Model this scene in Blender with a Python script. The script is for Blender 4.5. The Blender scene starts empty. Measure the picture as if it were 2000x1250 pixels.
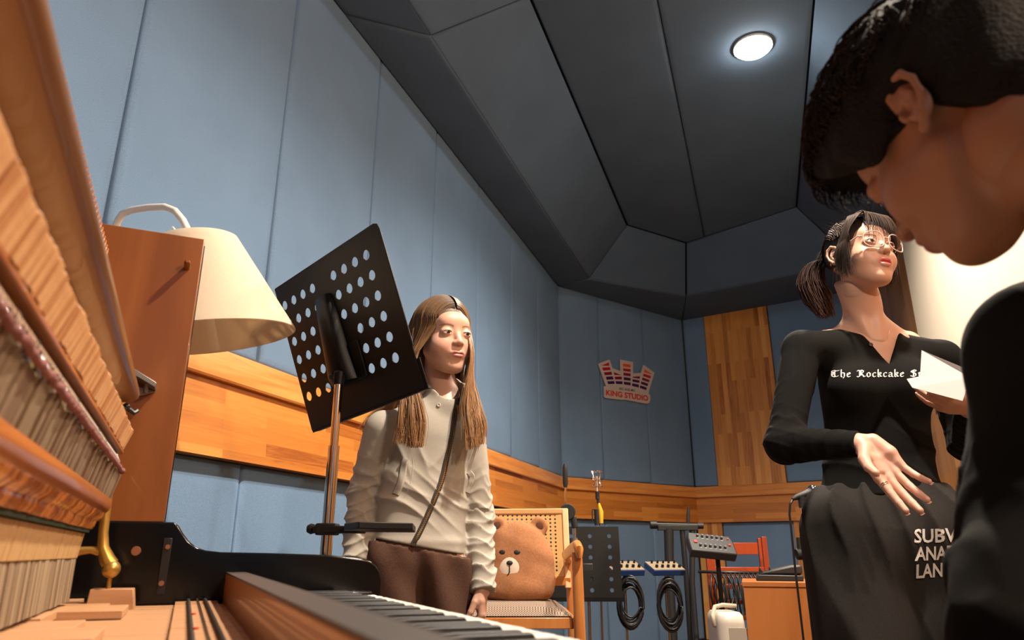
import bpy, bmesh, math, random
import numpy as np
from mathutils import Vector, Matrix
from mathutils.bvhtree import BVHTree
random.seed(7); rng = np.random.RandomState(7)
PI = math.pi
scn = bpy.context.scene
COL = scn.collection
# ------------------------------------------------------------------ camera, light, exposure
F = 1400.0; PITCH = math.atan(455/F); CH = 0.74
CP, SP = math.cos(PITCH), math.sin(PITCH)
cam_data = bpy.data.cameras.new('camera'); cam = bpy.data.objects.new('camera', cam_data); COL.objects.link(cam)
cam.location = (0, 0, CH); cam.rotation_euler = (PI/2+PITCH, 0, 0)
cam_data.sensor_width = 36; cam_data.lens = F/2000*36; cam_data.clip_start = 0.02
cam_data.dof.use_dof = True; cam_data.dof.focus_distance = 2.25; cam_data.dof.aperture_fstop = 6.3
scn.camera = cam
scn.view_settings.view_transform = 'Standard'; scn.view_settings.look = 'None'
scn.view_settings.gamma = 1; scn.view_settings.use_curve_mapping = False
scn.view_settings.exposure = -0.06
w = bpy.data.worlds.new('world'); scn.world = w; w.use_nodes = True
w.node_tree.nodes['Background'].inputs[0].default_value = (0.9, 0.75, 0.6, 1)
w.node_tree.nodes['Background'].inputs[1].default_value = 0.01
# downlights recessed in the ceiling: (x, y, power, cone in degrees)
LAMPS = [(1.328, 3.294, 560, 140), (0.90, 1.20, 640, 145)]
ADDED_SPOT = (0.72, -0.50, 2.86, 330)      # spot can added unseen behind the camera for light from the front
LAMP_COL = (1.0, 0.86, 0.70)
CEIL = 3.4
for i, (lx, ly, pw, cone) in enumerate(LAMPS):
    ld = bpy.data.lights.new('downlight_lamp', 'SPOT'); ld.energy = pw; ld.color = LAMP_COL
    ld.spot_size = math.radians(cone); ld.spot_blend = 0.9; ld.shadow_soft_size = 0.05
    lo = bpy.data.objects.new('downlight_lamp', ld); COL.objects.link(lo)
    lo.location = (lx, ly, CEIL-0.085)
ld = bpy.data.lights.new('added_spot_lamp', 'SPOT'); ld.energy = ADDED_SPOT[3]; ld.color = LAMP_COL
ld.spot_size = math.radians(120); ld.spot_blend = 0.8; ld.shadow_soft_size = 0.06
lo = bpy.data.objects.new('added_spot_lamp', ld); COL.objects.link(lo); lo.location = ADDED_SPOT[:3]
lo.rotation_euler = (Vector((-0.5, 1.9, 1.3))-Vector(ADDED_SPOT[:3])).to_track_quat('-Z', 'Y').to_euler()
ADDED_SCONCE = (1.06, 0.08, 1.88, 62)       # wall lamp added outside the frame for low light from the right
ld = bpy.data.lights.new('added_wall_bulb', 'POINT'); ld.energy = ADDED_SCONCE[3]; ld.color = LAMP_COL; ld.shadow_soft_size = 0.03
lo = bpy.data.objects.new('added_wall_bulb', ld); COL.objects.link(lo); lo.location = ADDED_SCONCE[:3]
# ------------------------------------------------------------------ pixel helpers (2000x1250 frame)
def ray(px, py):
    a = (px-1000)/F; b = (625-py)/F
    return (a, CP-SP*b, SP+CP*b)
def at(px, py, Y):
    r = ray(px, py); t = Y/r[1]
    return Vector((r[0]*t, Y, CH+r[2]*t))
# ------------------------------------------------------------------ materials
def mat(name, col=(.5, .5, .5), rough=.5, metal=0, spec=.5, **kw):
    m = bpy.data.materials.new(name); m.use_nodes = True
    nt = m.node_tree; b = nt.nodes['Principled BSDF']
    b.inputs['Base Color'].default_value = (*col, 1); b.inputs['Roughness'].default_value = rough
    b.inputs['Metallic'].default_value = metal; b.inputs['Specular IOR Level'].default_value = spec
    for k, v in kw.items():
        b.inputs[k.replace('_', ' ')].default_value = v
    return m
def nd(m, t, **kw):
    n = m.node_tree.nodes.new(t)
    for k, v in kw.items():
        if k.startswith('i_'): n.inputs[k[2:].replace('_', ' ')].default_value = v
        else: setattr(n, k, v)
    return n
def lk(m, a, ao, b, bi): m.node_tree.links.new(a.outputs[ao], b.inputs[bi])
def bsdf(m): return m.node_tree.nodes['Principled BSDF']
def coords(m, scale=(1, 1, 1), rot=(0, 0, 0), kind='Object'):
    tc = nd(m, 'ShaderNodeTexCoord'); mp = nd(m, 'ShaderNodeMapping')
    mp.inputs['Scale'].default_value = scale; mp.inputs['Rotation'].default_value = rot
    lk(m, tc, kind, mp, 'Vector'); return mp
def ramp(m, src, so, stops):
    r = nd(m, 'ShaderNodeValToRGB'); e = r.color_ramp.elements
    while len(e) < len(stops): e.new(0.5)
    for i, (p, c) in enumerate(stops): e[i].position = p; e[i].color = (*c, 1)
    lk(m, src, so, r, 'Fac'); return r
def bump(m, src, so, strength=.3, dist=.002):
    b = nd(m, 'ShaderNodeBump'); b.inputs['Strength'].default_value = strength; b.inputs['Distance'].default_value = dist
    lk(m, src, so, b, 'Height'); lk(m, b, 'Normal', bsdf(m), 'Normal'); return b
def fabric(name, c1, c2, scale=420, rough=.95, bstr=.35, blotch=.25):
    m = mat(name, c1, rough, spec=.15)
    mp = coords(m)
    n = nd(m, 'ShaderNodeTexNoise', i_Scale=scale, i_Detail=3.0, i_Roughness=.7); lk(m, mp, 'Vector', n, 'Vector')
    n2 = nd(m, 'ShaderNodeTexNoise', i_Scale=3.0, i_Detail=3.0); lk(m, mp, 'Vector', n2, 'Vector')
    r = ramp(m, n, 'Fac', [(.3, c1), (.7, c2)])
    r2 = ramp(m, n2, 'Fac', [(.3, (1-blotch,)*3), (.7, (1, 1, 1))])
    mx = nd(m, 'ShaderNodeMix', data_type='RGBA', blend_type='MULTIPLY'); mx.inputs['Factor'].default_value = 1
    lk(m, r, 'Color', mx, 6); lk(m, r2, 'Color', mx, 7); lk(m, mx, 2, bsdf(m), 'Base Color')
    bump(m, n, 'Fac', bstr, .0015)
    return m
def wood(name, cols, grain=(1, 18, 18), scale=3.0, rough=.45, rot=(0, 0, 0), coat=0.0, bstr=.05):
    """long grained solid wood, the grain runs along the axis with the smallest scale"""
    m = mat(name, cols[0], rough); mp = coords(m, grain, rot)
    n = nd(m, 'ShaderNodeTexNoise', i_Scale=scale, i_Detail=6.0, i_Roughness=.6, i_Distortion=.6); lk(m, mp, 'Vector', n, 'Vector')
    k = len(cols)
    r = ramp(m, n, 'Fac', [(.25+.5*i/(k-1), c) for i, c in enumerate(cols)])
    lk(m, r, 'Color', bsdf(m), 'Base Color'); bsdf(m).inputs['Coat Weight'].default_value = coat
    bump(m, n, 'Fac', bstr, .001); return m
def butcher(name, vertical=False, L=.55, H=.045, dark=(.30, .08, .014), mid=(.57, .205, .036), light=(.70, .30, .070), rough=.33, knots=True):
    """finger-jointed boards: random tinted strips with grain"""
    m = mat(name, mid, rough); tc = nd(m, 'ShaderNodeTexCoord')
    sep = nd(m, 'ShaderNodeSeparateXYZ'); lk(m, tc, 'Object', sep, 'Vector')
    cb = nd(m, 'ShaderNodeCombineXYZ')
    lk(m, sep, 'Z' if vertical else 'X', cb, 'X'); lk(m, sep, 'X' if vertical else 'Z', cb, 'Y')
    br = nd(m, 'ShaderNodeTexBrick'); br.offset = .37; br.offset_frequency = 2; br.squash = 1
    br.inputs['Scale'].default_value = 1; br.inputs['Mortar Size'].default_value = 0.0008; br.inputs['Mortar Smooth'].default_value = .6
    br.inputs['Brick Width'].default_value = L; br.inputs['Row Height'].default_value = H; br.inputs['Bias'].default_value = 0
    br.inputs['Color1'].default_value = (0, 0, 0, 1); br.inputs['Color2'].default_value = (1, 1, 1, 1); br.inputs['Mortar'].default_value = (.25, .25, .25, 1)
    lk(m, cb, 'Vector', br, 'Vector')
    mp = nd(m, 'ShaderNodeMapping'); mp.inputs['Scale'].default_value = (1.2, 26, 1); lk(m, cb, 'Vector', mp, 'Vector')
    n = nd(m, 'ShaderNodeTexNoise', i_Scale=2.5, i_Detail=7.0, i_Roughness=.65, i_Distortion=1.2); lk(m, mp, 'Vector', n, 'Vector')
    a = nd(m, 'ShaderNodeMath', operation='MULTIPLY_ADD'); a.inputs[1].default_value = .55; lk(m, br, 'Color', a, 0)
    b = nd(m, 'ShaderNodeMath', operation='MULTIPLY'); b.inputs[1].default_value = .75; lk(m, n, 'Fac', b, 0); lk(m, b, 'Value', a, 2)
    r = ramp(m, a, 'Value', [(.18, light), (.55, mid), (.85, tuple(.5*(p+q) for p, q in zip(mid, dark))), (.98, dark)])
    lk(m, r, 'Color', bsdf(m), 'Base Color'); bump(m, n, 'Fac', .06, .001)
    bsdf(m).inputs['Coat Weight'].default_value = .25; bsdf(m).inputs['Coat Roughness'].default_value = .25
    return m
def vcol_mat(name, rough=.5, spec=.4, sss=0.0, nscale=0, nstr=.1, ndist=.0006):
    m = mat(name, (.5, .5, .5), rough, spec=spec)
    a = nd(m, 'ShaderNodeVertexColor', layer_name='Col'); lk(m, a, 'Color', bsdf(m), 'Base Color')
    if sss:
        bsdf(m).inputs['Subsurface Weight'].default_value = sss; bsdf(m).inputs['Subsurface Radius'].default_value = (1, .35, .2)
        bsdf(m).inputs['Subsurface Scale'].default_value = .006
    if nscale:
        n = nd(m, 'ShaderNodeTexNoise', i_Scale=nscale, i_Detail=4.0); mp = coords(m); lk(m, mp, 'Vector', n, 'Vector'); bump(m, n, 'Fac', nstr, ndist)
    return m
# ------------------------------------------------------------------ mesh building
class MB:
    def __init__(s): s.v = []; s.f = []; s.m = []
    def add(s, vs, fs, mi=0):
        o = len(s.v); s.v += [tuple(v) for v in vs]; s.f += [tuple(i+o for i in f) for f in fs]; s.m += [mi]*len(fs); return s
    def box(s, a, b, mi=0, M=None):
        x0, y0, z0 = a; x1, y1, z1 = b
        vs = [(x0,y0,z0),(x1,y0,z0),(x1,y1,z0),(x0,y1,z0),(x0,y0,z1),(x1,y0,z1),(x1,y1,z1),(x0,y1,z1)]
        if M is not None: vs = [M @ Vector(v) for v in vs]
        return s.add(vs, [(0,3,2,1),(4,5,6,7),(0,1,5,4),(1,2,6,5),(2,3,7,6),(3,0,4,7)], mi)
    def prism(s, poly, h0, h1, ax='z', mi=0, M=None):
        """poly in the plane across ax; ax x: (y,z); ax y: (x,z); ax z: (x,y)"""
        def P(p, h): return {'z': (p[0], p[1], h), 'y': (p[0], h, p[1]), 'x': (h, p[0], p[1])}[ax]
        n = len(poly); vs = [P(p, h0) for p in poly]+[P(p, h1) for p in poly]
        if M is not None: vs = [M @ Vector(v) for v in vs]
        ar = sum(poly[i][0]*poly[(i+1) % n][1]-poly[(i+1) % n][0]*poly[i][1] for i in range(n))
        fl = (ar > 0) ^ (ax == 'y') ^ (h1 < h0)
        fs = [tuple(range(n-1, -1, -1)), tuple(range(n, 2*n))]+[(i, (i+1) % n, n+(i+1) % n, n+i) for i in range(n)]
        if not fl: fs = [tuple(reversed(f)) for f in fs]
        return s.add(vs, fs, mi)
    def tube(s, pts, r, n=12, mi=0, caps=True, flat=1.0):
        pts = [Vector(p) for p in pts]; rs = r if isinstance(r, (list, tuple)) else [r]*len(pts)
        k = len(pts); T = []
        for i in range(k): T.append((pts[min(i+1, k-1)]-pts[max(i-1, 0)]).normalized())
        up = Vector((0, 0, 1)) if abs(T[0].z) < .9 else Vector((1, 0, 0))
        N = (up-T[0]*up.dot(T[0])).normalized(); vs = []; 
        for i in range(k):
            N = (N-T[i]*N.dot(T[i])).normalized(); B = T[i].cross(N)
            for j in range(n):
                a = 2*PI*j/n; vs.append(pts[i]+(N*math.cos(a)*flat+B*math.sin(a))*rs[i])
        fs = [(i*n+j, i*n+(j+1) % n, (i+1)*n+(j+1) % n, (i+1)*n+j) for i in range(k-1) for j in range(n)]
        if caps: fs += [tuple(range(n-1, -1, -1)), tuple(range((k-1)*n, k*n))]
        return s.add(vs, fs, mi)
    def cyl(s, a, b, r, n=16, mi=0, r2=None): return s.tube([a, b], [r, r if r2 is None else r2], n, mi)
    def lathe(s, prof, n=24, c=(0, 0, 0), mi=0, M=None):
        vs = [(c[0]+r*math.cos(2*PI*j/n), c[1]+r*math.sin(2*PI*j/n), c[2]+z) for r, z in prof for j in range(n)]
        if M is not None: vs = [M @ Vector(v) for v in vs]
        k = len(prof); fs = [(i*n+j, i*n+(j+1) % n, (i+1)*n+(j+1) % n, (i+1)*n+j) for i in range(k-1) for j in range(n)]
        if prof[0][0] > 1e-6: fs.append(tuple(range(n-1, -1, -1)))
        if prof[-1][0] > 1e-6: fs.append(tuple(range((k-1)*n, k*n)))
        return s.add(vs, fs, mi)
    def sphere(s, c, r, n=16, mi=0):
        if not isinstance(r, (tuple, list)): r = (r, r, r)
        k = n//2; vs = [(c[0], c[1], c[2]-r[2])]
        for i in range(1, k):
            a = -PI/2+PI*i/k
            vs += [(c[0]+r[0]*math.cos(a)*math.cos(2*PI*j/n), c[1]+r[1]*math.cos(a)*math.sin(2*PI*j/n), c[2]+r[2]*math.sin(a)) for j in range(n)]
        vs.append((c[0], c[1], c[2]+r[2])); L = len(vs)-1
        fs = [(0, 1+(j+1) % n, 1+j) for j in range(n)]+[(L, L-n+j, L-n+(j+1) % n) for j in range(n)]
        fs += [(1+i*n+j, 1+i*n+(j+1) % n, 1+(i+1)*n+(j+1) % n, 1+(i+1)*n+j) for i in range(k-2) for j in range(n)]
        return s.add(vs, fs, mi)
def finish(o, parent=None, smooth=35, bevel=0, seg=2):
    COL.objects.link(o)
    if parent is not None: o.parent = parent
    me = o.data
    if smooth:
        me.polygons.foreach_set('use_smooth', [True]*len(me.polygons))
        if smooth < 180: me.set_sharp_from_angle(angle=math.radians(smooth))
    if bevel:
        b = o.modifiers.new('bevel', 'BEVEL'); b.width = bevel; b.segments = seg; b.limit_method = 'ANGLE'; b.angle_limit = math.radians(40)
        b.harden_normals = False
    return o
def obj(name, mb, mats, parent=None, smooth=35, bevel=0, seg=2, off=None):
    me = bpy.data.meshes.new(name)
    v = mb.v if off is None else [(p[0]-off[0], p[1]-off[1], p[2]-off[2]) for p in mb.v]
    me.from_pydata(v, [], mb.f); me.validate()
    for m in (mats if isinstance(mats, (list, tuple)) else [mats]): me.materials.append(m)
    if len(me.materials) > 1 and len(me.polygons) == len(mb.m): me.polygons.foreach_set('material_index', mb.m)
    me.update()
    return finish(bpy.data.objects.new(name, me), parent, smooth, bevel, seg)
def tag(o, label=None, cat=None, group=None, kind=None):
    if label: o['label'] = label
    if cat: o['category'] = cat
    if group: o['group'] = group
    if kind: o['kind'] = kind
    return o
def thing(name, label, cat, loc=(0, 0, 0), rz=0, group=None):
    o = bpy.data.objects.new(name, None); o.empty_display_size = .1; COL.objects.link(o)
    o.location = loc; o.rotation_euler = (0, 0, rz); return tag(o, label, cat, group)
def rebase(root, objs=None):
    """children were modelled in world space: move them under the root's own frame"""
    M = Matrix.Translation(root.location) @ Matrix.Rotation(root.rotation_euler.z, 4, 'Z')
    Mi = M.inverted()
    for o in (objs if objs is not None else list(root.children)):
        o.data.transform(Mi); o.data.update()
# ------------------------------------------------------------------ implicit surfaces
def V3(*a): return np.array(a, dtype=np.float32)
def smin(a, b, k):
    h = np.clip(.5+.5*(b-a)/k, 0, 1); return b+(a-b)*h-k*h*(1-h)
def smax(a, b, k): return -smin(-a, -b, k)
def cone(P, a, b, ra, rb):
    a = np.asarray(a, np.float32); b = np.asarray(b, np.float32); d = b-a
    t = np.clip(((P-a)@d)/max(float(d@d), 1e-9), 0, 1)
    return np.linalg.norm(P-a-t[:, None]*d, axis=1)-(ra+(rb-ra)*t)
def ell(P, c, r, R=None):
    q = P-np.asarray(c, np.float32)
    if R is not None: q = q@np.asarray(R, np.float32)
    r = np.asarray(r, np.float32); k0 = np.linalg.norm(q/r, axis=1); k1 = np.linalg.norm(q/(r*r), axis=1)+1e-9
    return k0*(k0-1)/k1
def chain(P, pts, rs, k=.01):
    d = None
    for i in range(len(pts)-1):
        e = cone(P, pts[i], pts[i+1], rs[i], rs[i+1]); d = e if d is None else smin(d, e, k)
    return d
def net(fn, bmin, bmax, h, B=8, marg=1.5):
    bmin = np.asarray(bmin, float); n = np.ceil((np.asarray(bmax, float)-bmin)/h/B).astype(int)
    N = n*B+1
    ci = np.stack(np.meshgrid(*[np.arange(k) for k in n], indexing='ij'), -1).reshape(-1, 3)
    cc = (bmin+(ci*B+B/2)*h).astype(np.float32)
    dc = np.concatenate([fn(cc[i:i+200000]) for i in range(0, len(cc), 200000)])
    D = np.where(dc < 0, -1, 1).astype(np.float32).reshape(*n)
    D = np.repeat(np.repeat(np.repeat(D, B, 0), B, 1), B, 2); D = np.pad(D, ((0, 1),)*3, mode='edge')
    keep = ci[np.abs(dc) < B*h*.87*marg]
    g = np.stack(np.meshgrid(*[np.arange(B+1)]*3, indexing='ij'), -1).reshape(-1, 3)
    for i in range(0, len(keep), 600):
        idx = (keep[i:i+600, None, :]*B+g[None]).reshape(-1, 3)
        D[idx[:, 0], idx[:, 1], idx[:, 2]] = fn((bmin+idx*h).astype(np.float32))
    I = D < 0
    c = [I[a:N[0]-1+a, b:N[1]-1+b, e:N[2]-1+e] for a in (0, 1) for b in (0, 1) for e in (0, 1)]
    anyc = c[0].copy(); allc = c[0].copy()
    for q in c[1:]: anyc |= q; allc &= q
    cells = np.argwhere(anyc & ~allc); idm = -np.ones(tuple(N-1), np.int32); idm[tuple(cells.T)] = np.arange(len(cells))
    S = np.zeros((len(cells), 3)); W = np.zeros(len(cells))
    cor = np.array([(a, b, e) for a in (0, 1) for b in (0, 1) for e in (0, 1)])
    for i in range(8):
        for j in range(i+1, 8):
            if np.abs(cor[i]-cor[j]).sum() != 1: continue
            A = D[tuple((cells+cor[i]).T)]; Bv = D[tuple((cells+cor[j]).T)]
            m = (A < 0) != (Bv < 0); t = A[m]/(A[m]-Bv[m])
            S[m] += cor[i]+t[:, None]*(cor[j]-cor[i]); W[m] += 1
    verts = bmin+(cells+S/W[:, None])*h
    Q = []
    for ax in range(3):
        o1, o2 = [(1, 2), (2, 0), (0, 1)][ax]
        sl = [slice(None)]*3; sh = [slice(None)]*3; sl[ax] = slice(0, -1); sh[ax] = slice(1, None)
        ch = I[tuple(sl)] != I[tuple(sh)]; e = np.argwhere(ch)
        e = e[(e[:, o1] > 0) & (e[:, o2] > 0) & (e[:, o1] < N[o1]-1) & (e[:, o2] < N[o2]-1)]
        u = np.zeros(3, int); u[o1] = 1; w_ = np.zeros(3, int); w_[o2] = 1
        q = np.stack([idm[tuple((e-u-w_).T)], idm[tuple((e-w_).T)], idm[tuple(e.T)], idm[tuple((e-u).T)]], 1)
        fl = ~I[tuple(e.T)]; q[fl] = q[fl][:, ::-1]
        Q.append(q)
    return verts.astype(np.float32), np.concatenate(Q)
def join_nets(parts):
    o = 0; vs = []; fs = []
    for v, f in parts: vs.append(v); fs.append(f+o); o += len(v)
    return np.concatenate(vs), np.concatenate(fs)
def net_obj(name, v, q, mats, parent=None, col=None, smooth=180, midx=None):
    me = bpy.data.meshes.new(name); me.vertices.add(len(v)); me.vertices.foreach_set('co', np.asarray(v, np.float32).ravel())
    me.loops.add(len(q)*4); me.loops.foreach_set('vertex_index', q.ravel().astype(np.int32))
    me.polygons.add(len(q)); me.polygons.foreach_set('loop_start', (np.arange(len(q))*4).astype(np.int32))
    me.update(calc_edges=True)
    for m in (mats if isinstance(mats, (list, tuple)) else [mats]): me.materials.append(m)
    if midx is not None: me.polygons.foreach_set('material_index', midx.astype(np.int32))
    if col is not None:
        ca = me.color_attributes.new('Col', 'FLOAT_COLOR', 'POINT')
        ca.data.foreach_set('color', np.concatenate([col, np.ones((len(col), 1))], 1).astype(np.float32).ravel())
    me.validate()
    return finish(bpy.data.objects.new(name, me), parent, smooth)
# ------------------------------------------------------------------ room
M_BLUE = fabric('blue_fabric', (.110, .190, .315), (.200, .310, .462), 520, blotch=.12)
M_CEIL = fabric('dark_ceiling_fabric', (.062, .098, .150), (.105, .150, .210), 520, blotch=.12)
M_SEAM = mat('seam_dark', (.012, .02, .035), .9)
M_BUTCH = butcher('finger_jointed_pine'); M_BUTCHV = butcher('finger_jointed_pine_upright', vertical=True, L=.5, H=.045, light=(.80, .42, .13), mid=(.66, .28, .065))
M_CAPW = wood('pine_rail', [(.78, .36, .10), (.66, .25, .055), (.52, .16, .03)], (1, 14, 14), 2.2, .35, coat=.3)
M_FLOOR = butcher('floor_boards', L=1.2, H=.12, dark=(.05, .028, .014), mid=(.10, .055, .028), light=(.13, .075, .04))
M_DARK = mat('dark_void', (.01, .01, .01), .9)
def wall_frame(P, D):
    """object frame: x along the wall, y out of the room, z up"""
    ang = math.atan2(D[1], D[0]); return (P[0], P[1], 0), ang
def setstruct(o): o['kind'] = 'structure'; return o
def place(o, fr): o.location = fr[0]; o.rotation_euler = (0, 0, fr[1]); return o
def panel(mb, s0, s1, z0, z1, y=0.0, t=.03, e=.022, mi=0):
    """one padded panel: front face at y, softened edges, room side is -y"""
    g = .0015; s0 += g; s1 -= g
    prof = [(0, 0.014), (.004, .005), (.012, .001), (.03, 0)]
    rings = []
    for d, b in prof: rings.append([(s0+d, y+b, z0+d), (s1-d, y+b, z0+d), (s1-d, y+b, z1-d), (s0+d, y+b, z1-d)])
    back = [(s0, y+t, z0), (s1, y+t, z0), (s1, y+t, z1), (s0, y+t, z1)]
    rings = [back]+rings; vs = [p for r in rings for p in r]; fs = []
    for i in range(len(rings)-1):
        for j in range(4): a = i*4+j; b = i*4+(j+1) % 4; fs.append((a, b, b+4, a+4))
    k = (len(rings)-1)*4; fs.append((k, k+1, k+2, k+3)); mb.add(vs, fs, mi)
A1 = math.radians(18.69); D1 = (math.sin(A1), math.cos(A1)); C12 = (.41, 6.0); C23 = (1.743, 6.99)
l2 = math.hypot(C23[0]-C12[0], C23[1]-C12[1]); D2 = ((C23[0]-C12[0])/l2, (C23[1]-C12[1])/l2)
D3 = (.8386, -.5447); L3 = 1.72; C34 = (C23[0]+D3[0]*L3, C23[1]+D3[1]*L3)
D4 = (-D1[0], -D1[1]); L4 = 7.2; C45 = (C34[0]+D4[0]*L4, C34[1]+D4[1]*L4)
L1 = 8.2; C51 = (C12[0]-D1[0]*L1, C12[1]-D1[1]*L1)
WH = 3.0
B0, B1, B2 = 1.008, 1.255, 1.335
seams1 = [-8.2]+[-4.557-.651*k for k in range(5, -1, -1)]+[-3.905, -3.25, -2.597, -1.947, -1.29, -.637, 0.0]
def padded_wall(name, P, D, cuts, full_len, band=True, side=1):
    mb = MB(); fr = wall_frame(P, D)
    for a, b in zip(cuts[:-1], cuts[1:]):
        panel(mb, a, b, B2+.004 if band else .02, WH+.06); 
        if band: panel(mb, a, b, .004, B0, y=.012)
    mb.box((cuts[0], .028, 0), (cuts[-1], .12, WH+.5), 1)
    o = setstruct(obj(name, mb, [M_BLUE, M_SEAM], smooth=50)); place(o, fr); return o, fr
def band(name, P, D, s0, s1):
    """chair rail of two boards with a shadow groove between them"""
    fr = wall_frame(P, D); mb = MB()
    # profile (y, z): the main board leans out a little at the bottom, the cap board projects above it
    main = [(.03, B0), (-.03, B0), (-.028, B0+.012), (-.012, B1-.012), (.03, B1-.012)]
    cap = [(.03, B1-.02), (-.03, B1-.02), (-.034, B1-.014), (-.034, B1-.002), (-.018, B2-.004), (-.012, B2), (.03, B2)]
    mb.prism(main, s0, s1, 'x', 0); mb.prism(cap, s0, s1, 'x', 1)
    o = setstruct(obj(name, mb, [M_BUTCH, M_CAPW], smooth=30)); place(o, fr); return o
wl, fr1 = padded_wall('wall_left', C12, D1, seams1, L1)
band('trim_1', C12, D1, -L1, .004)
wb, fr2 = padded_wall('wall_back', C12, D2, [0, .482, 1.07, l2], l2)
band('trim_2', C12, D2, -.004, l2+.004)
# third wall: blue panel, timber board panel, blue panel
fr3 = wall_frame(C23, D3); mb = MB()
for a, b in ((0, .228), (.846, L3)): panel(mb, a, b, B2+.004, WH+.06)
for a, b in ((.228, .859),): panel(mb, a, b, .004, B0, y=.012)
mb.box((0, .028, 0), (L3, .12, WH+.5), 1)
place(setstruct(obj('wall_right_back', mb, [M_BLUE, M_SEAM], smooth=50)), fr3)
mb = MB().box((.23, -.012, B2), (.844, .03, WH+.06)).box((0, -.004, .004), (.226, .03, B0)).box((.861, -.004, .004), (L3, .03, B0))
place(setstruct(obj('trim_3', mb, M_BUTCHV, bevel=.002)), fr3)
band('trim_4', C23, D3, -.004, L3)
# right wall: boarded, carries the white screen
M_BROWNV = butcher('boarded_wall_timber', vertical=True, L=.9, H=.11, dark=(.25, .09, .02), mid=(.45, .2, .06), light=(.55, .27, .09))
fr4 = wall_frame(C34, D4); mb = MB().box((0, 0, 0), (L4, .1, WH+.5))
place(setstruct(obj('wall_right', mb, M_BROWNV)), fr4)
fr5 = wall_frame(C45, ((C51[0]-C45[0]), (C51[1]-C45[1]))); l5 = math.hypot(C51[0]-C45[0], C51[1]-C45[1]); mb = MB()
for k in range(5): panel(mb, l5*k/5, l5*(k+1)/5, .09, WH+.06)
mb.box((0, .028, 0), (l5, .12, WH+.5), 1)
place(setstruct(obj('wall_front', mb, [M_BLUE, M_SEAM], smooth=50)), fr5)
mb = MB().prism([C51, C45, C34, C23, C12], -.1, 0, 'z')
setstruct(obj('floor', mb, M_FLOOR, smooth=0))
# ceiling: flat fabric soffit, sloping fabric panels, flat fabric ceiling in strips
A12, A23, A34 = (.666, 5.804), (1.616, 6.262), (2.80, 5.42)
Bc12, Bc23, Bc34 = (.985, 5.57), (1.572, 5.941), (2.30, 5.235)
def back(p, t): return (p[0]-D1[0]*t, p[1]-D1[1]*t)
C34b = C34
def gap_poly(mb, pts, inset=.006, lift=None, mi=0, th=.03):
    """a padded ceiling panel from a polygon of 3D points (room side seen), with rolled edges"""
    P = [Vector(p) for p in pts]; n = len(P); N = (P[1]-P[0]).cross(P[2]-P[1]).normalized()
    c = sum(P, Vector())/n
    if N.dot(Vector((.6, 3, .8))-c) < 0: N = -N; 
    def ins(d, up):
        out = []
        for i in range(n):
            e1 = (P[i]-P[i-1]).normalized(); e2 = (P[(i+1) % n]-P[i]).normalized()
            n1 = N.cross(e1); n2 = N.cross(e2)
            if n1.dot(c-P[i]) < 0: n1 = -n1
            if n2.dot(c-P[i]) < 0: n2 = -n2
            b = (n1+n2); b = b/max(b.dot(n1), .2)
            out.append(P[i]+b*d+N*up)
        return out
    rings = [ins(.0015, -.03), ins(.0015, -.012), ins(.006, -.004), ins(.014, -.001), ins(.03, 0)]
    vs = [p for r in rings for p in r]; fs = []
    for i in range(len(rings)-1):
        for j in range(n): fs.append((i*n+j, i*n+(j+1) % n, (i+1)*n+(j+1) % n, (i+1)*n+j))
    fs.append(tuple(range((len(rings)-1)*n, len(rings)*n)))
    mb.add(vs, fs, mi)
def z(p, h): return (p[0], p[1], h)
mb = MB(); ZA, ZB = WH, CEIL
# soffit strips
cutA = [0, 3.27, 6.9]
def onA(t): return back(A12, t)
def onC(t): return back(C12, t)
def onB(t): return back(Bc12, t)
joint = 3.24
gap_poly(mb, [z(C12, ZA), z(A12, ZA), z(onA(joint), ZA), z(onC(joint+.35), ZA)])
gap_poly(mb, [z(onC(joint+.35), ZA), z(onA(joint), ZA), z(onA(8.2), ZA), z(onC(8.2), ZA)])
gap_poly(mb, [z(C12, ZA), z(C23, ZA), z(A23, ZA), z(A12, ZA)])
gap_poly(mb, [z(C23, ZA), z(C34, ZA), z(A34, ZA), z(A23, ZA)])
# sloping panels
gap_poly(mb, [z(A12, ZA), z(Bc12, ZB), z(onB(joint-.45), ZB), z(onA(joint), ZA)])
gap_poly(mb, [z(onA(joint), ZA), z(onB(joint-.45), ZB), z(onB(8.2), ZB), z(onA(8.2), ZA)])
gap_poly(mb, [z(A12, ZA), z(A23, ZA), z(Bc23, ZB), z(Bc12, ZB)])
gap_poly(mb, [z(A23, ZA), z(A34, ZA), z(Bc34, ZB), z(Bc23, ZB)])
A45, B45 = back(A34, 7.0), back(Bc34, 7.0)
gap_poly(mb, [z(A34, ZA), z(A45, ZA), z(B45, ZB), z(Bc34, ZB)])
gap_poly(mb, [z(C34, ZA), z(back(C34, 7), ZA), z(A45, ZA), z(A34, ZA)])
# flat strips run beside the left wall
mid = (1.70, 5.64+.19)
def lerp2(p, q, t): return (p[0]+(q[0]-p[0])*t, p[1]+(q[1]-p[1])*t)
m1 = lerp2(Bc23, Bc34, .18)
gap_poly(mb, [z(Bc12, ZB), z(Bc23, ZB), z(m1, ZB), z(back(m1, 7.9), ZB), z(back(Bc12, 7.9), ZB)])
gap_poly(mb, [z(m1, ZB), z(Bc34, ZB), z(back(Bc34, 7.9), ZB), z(back(m1, 7.9), ZB)])
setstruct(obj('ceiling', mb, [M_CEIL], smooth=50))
mb = MB().prism([C51, C45, (C34[0]+.1, C34[1]), (C23[0], C23[1]+.1), C12], CEIL+.031, CEIL+.12, 'z')
setstruct(obj('ceiling_slab', mb, M_SEAM, smooth=0))
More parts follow.
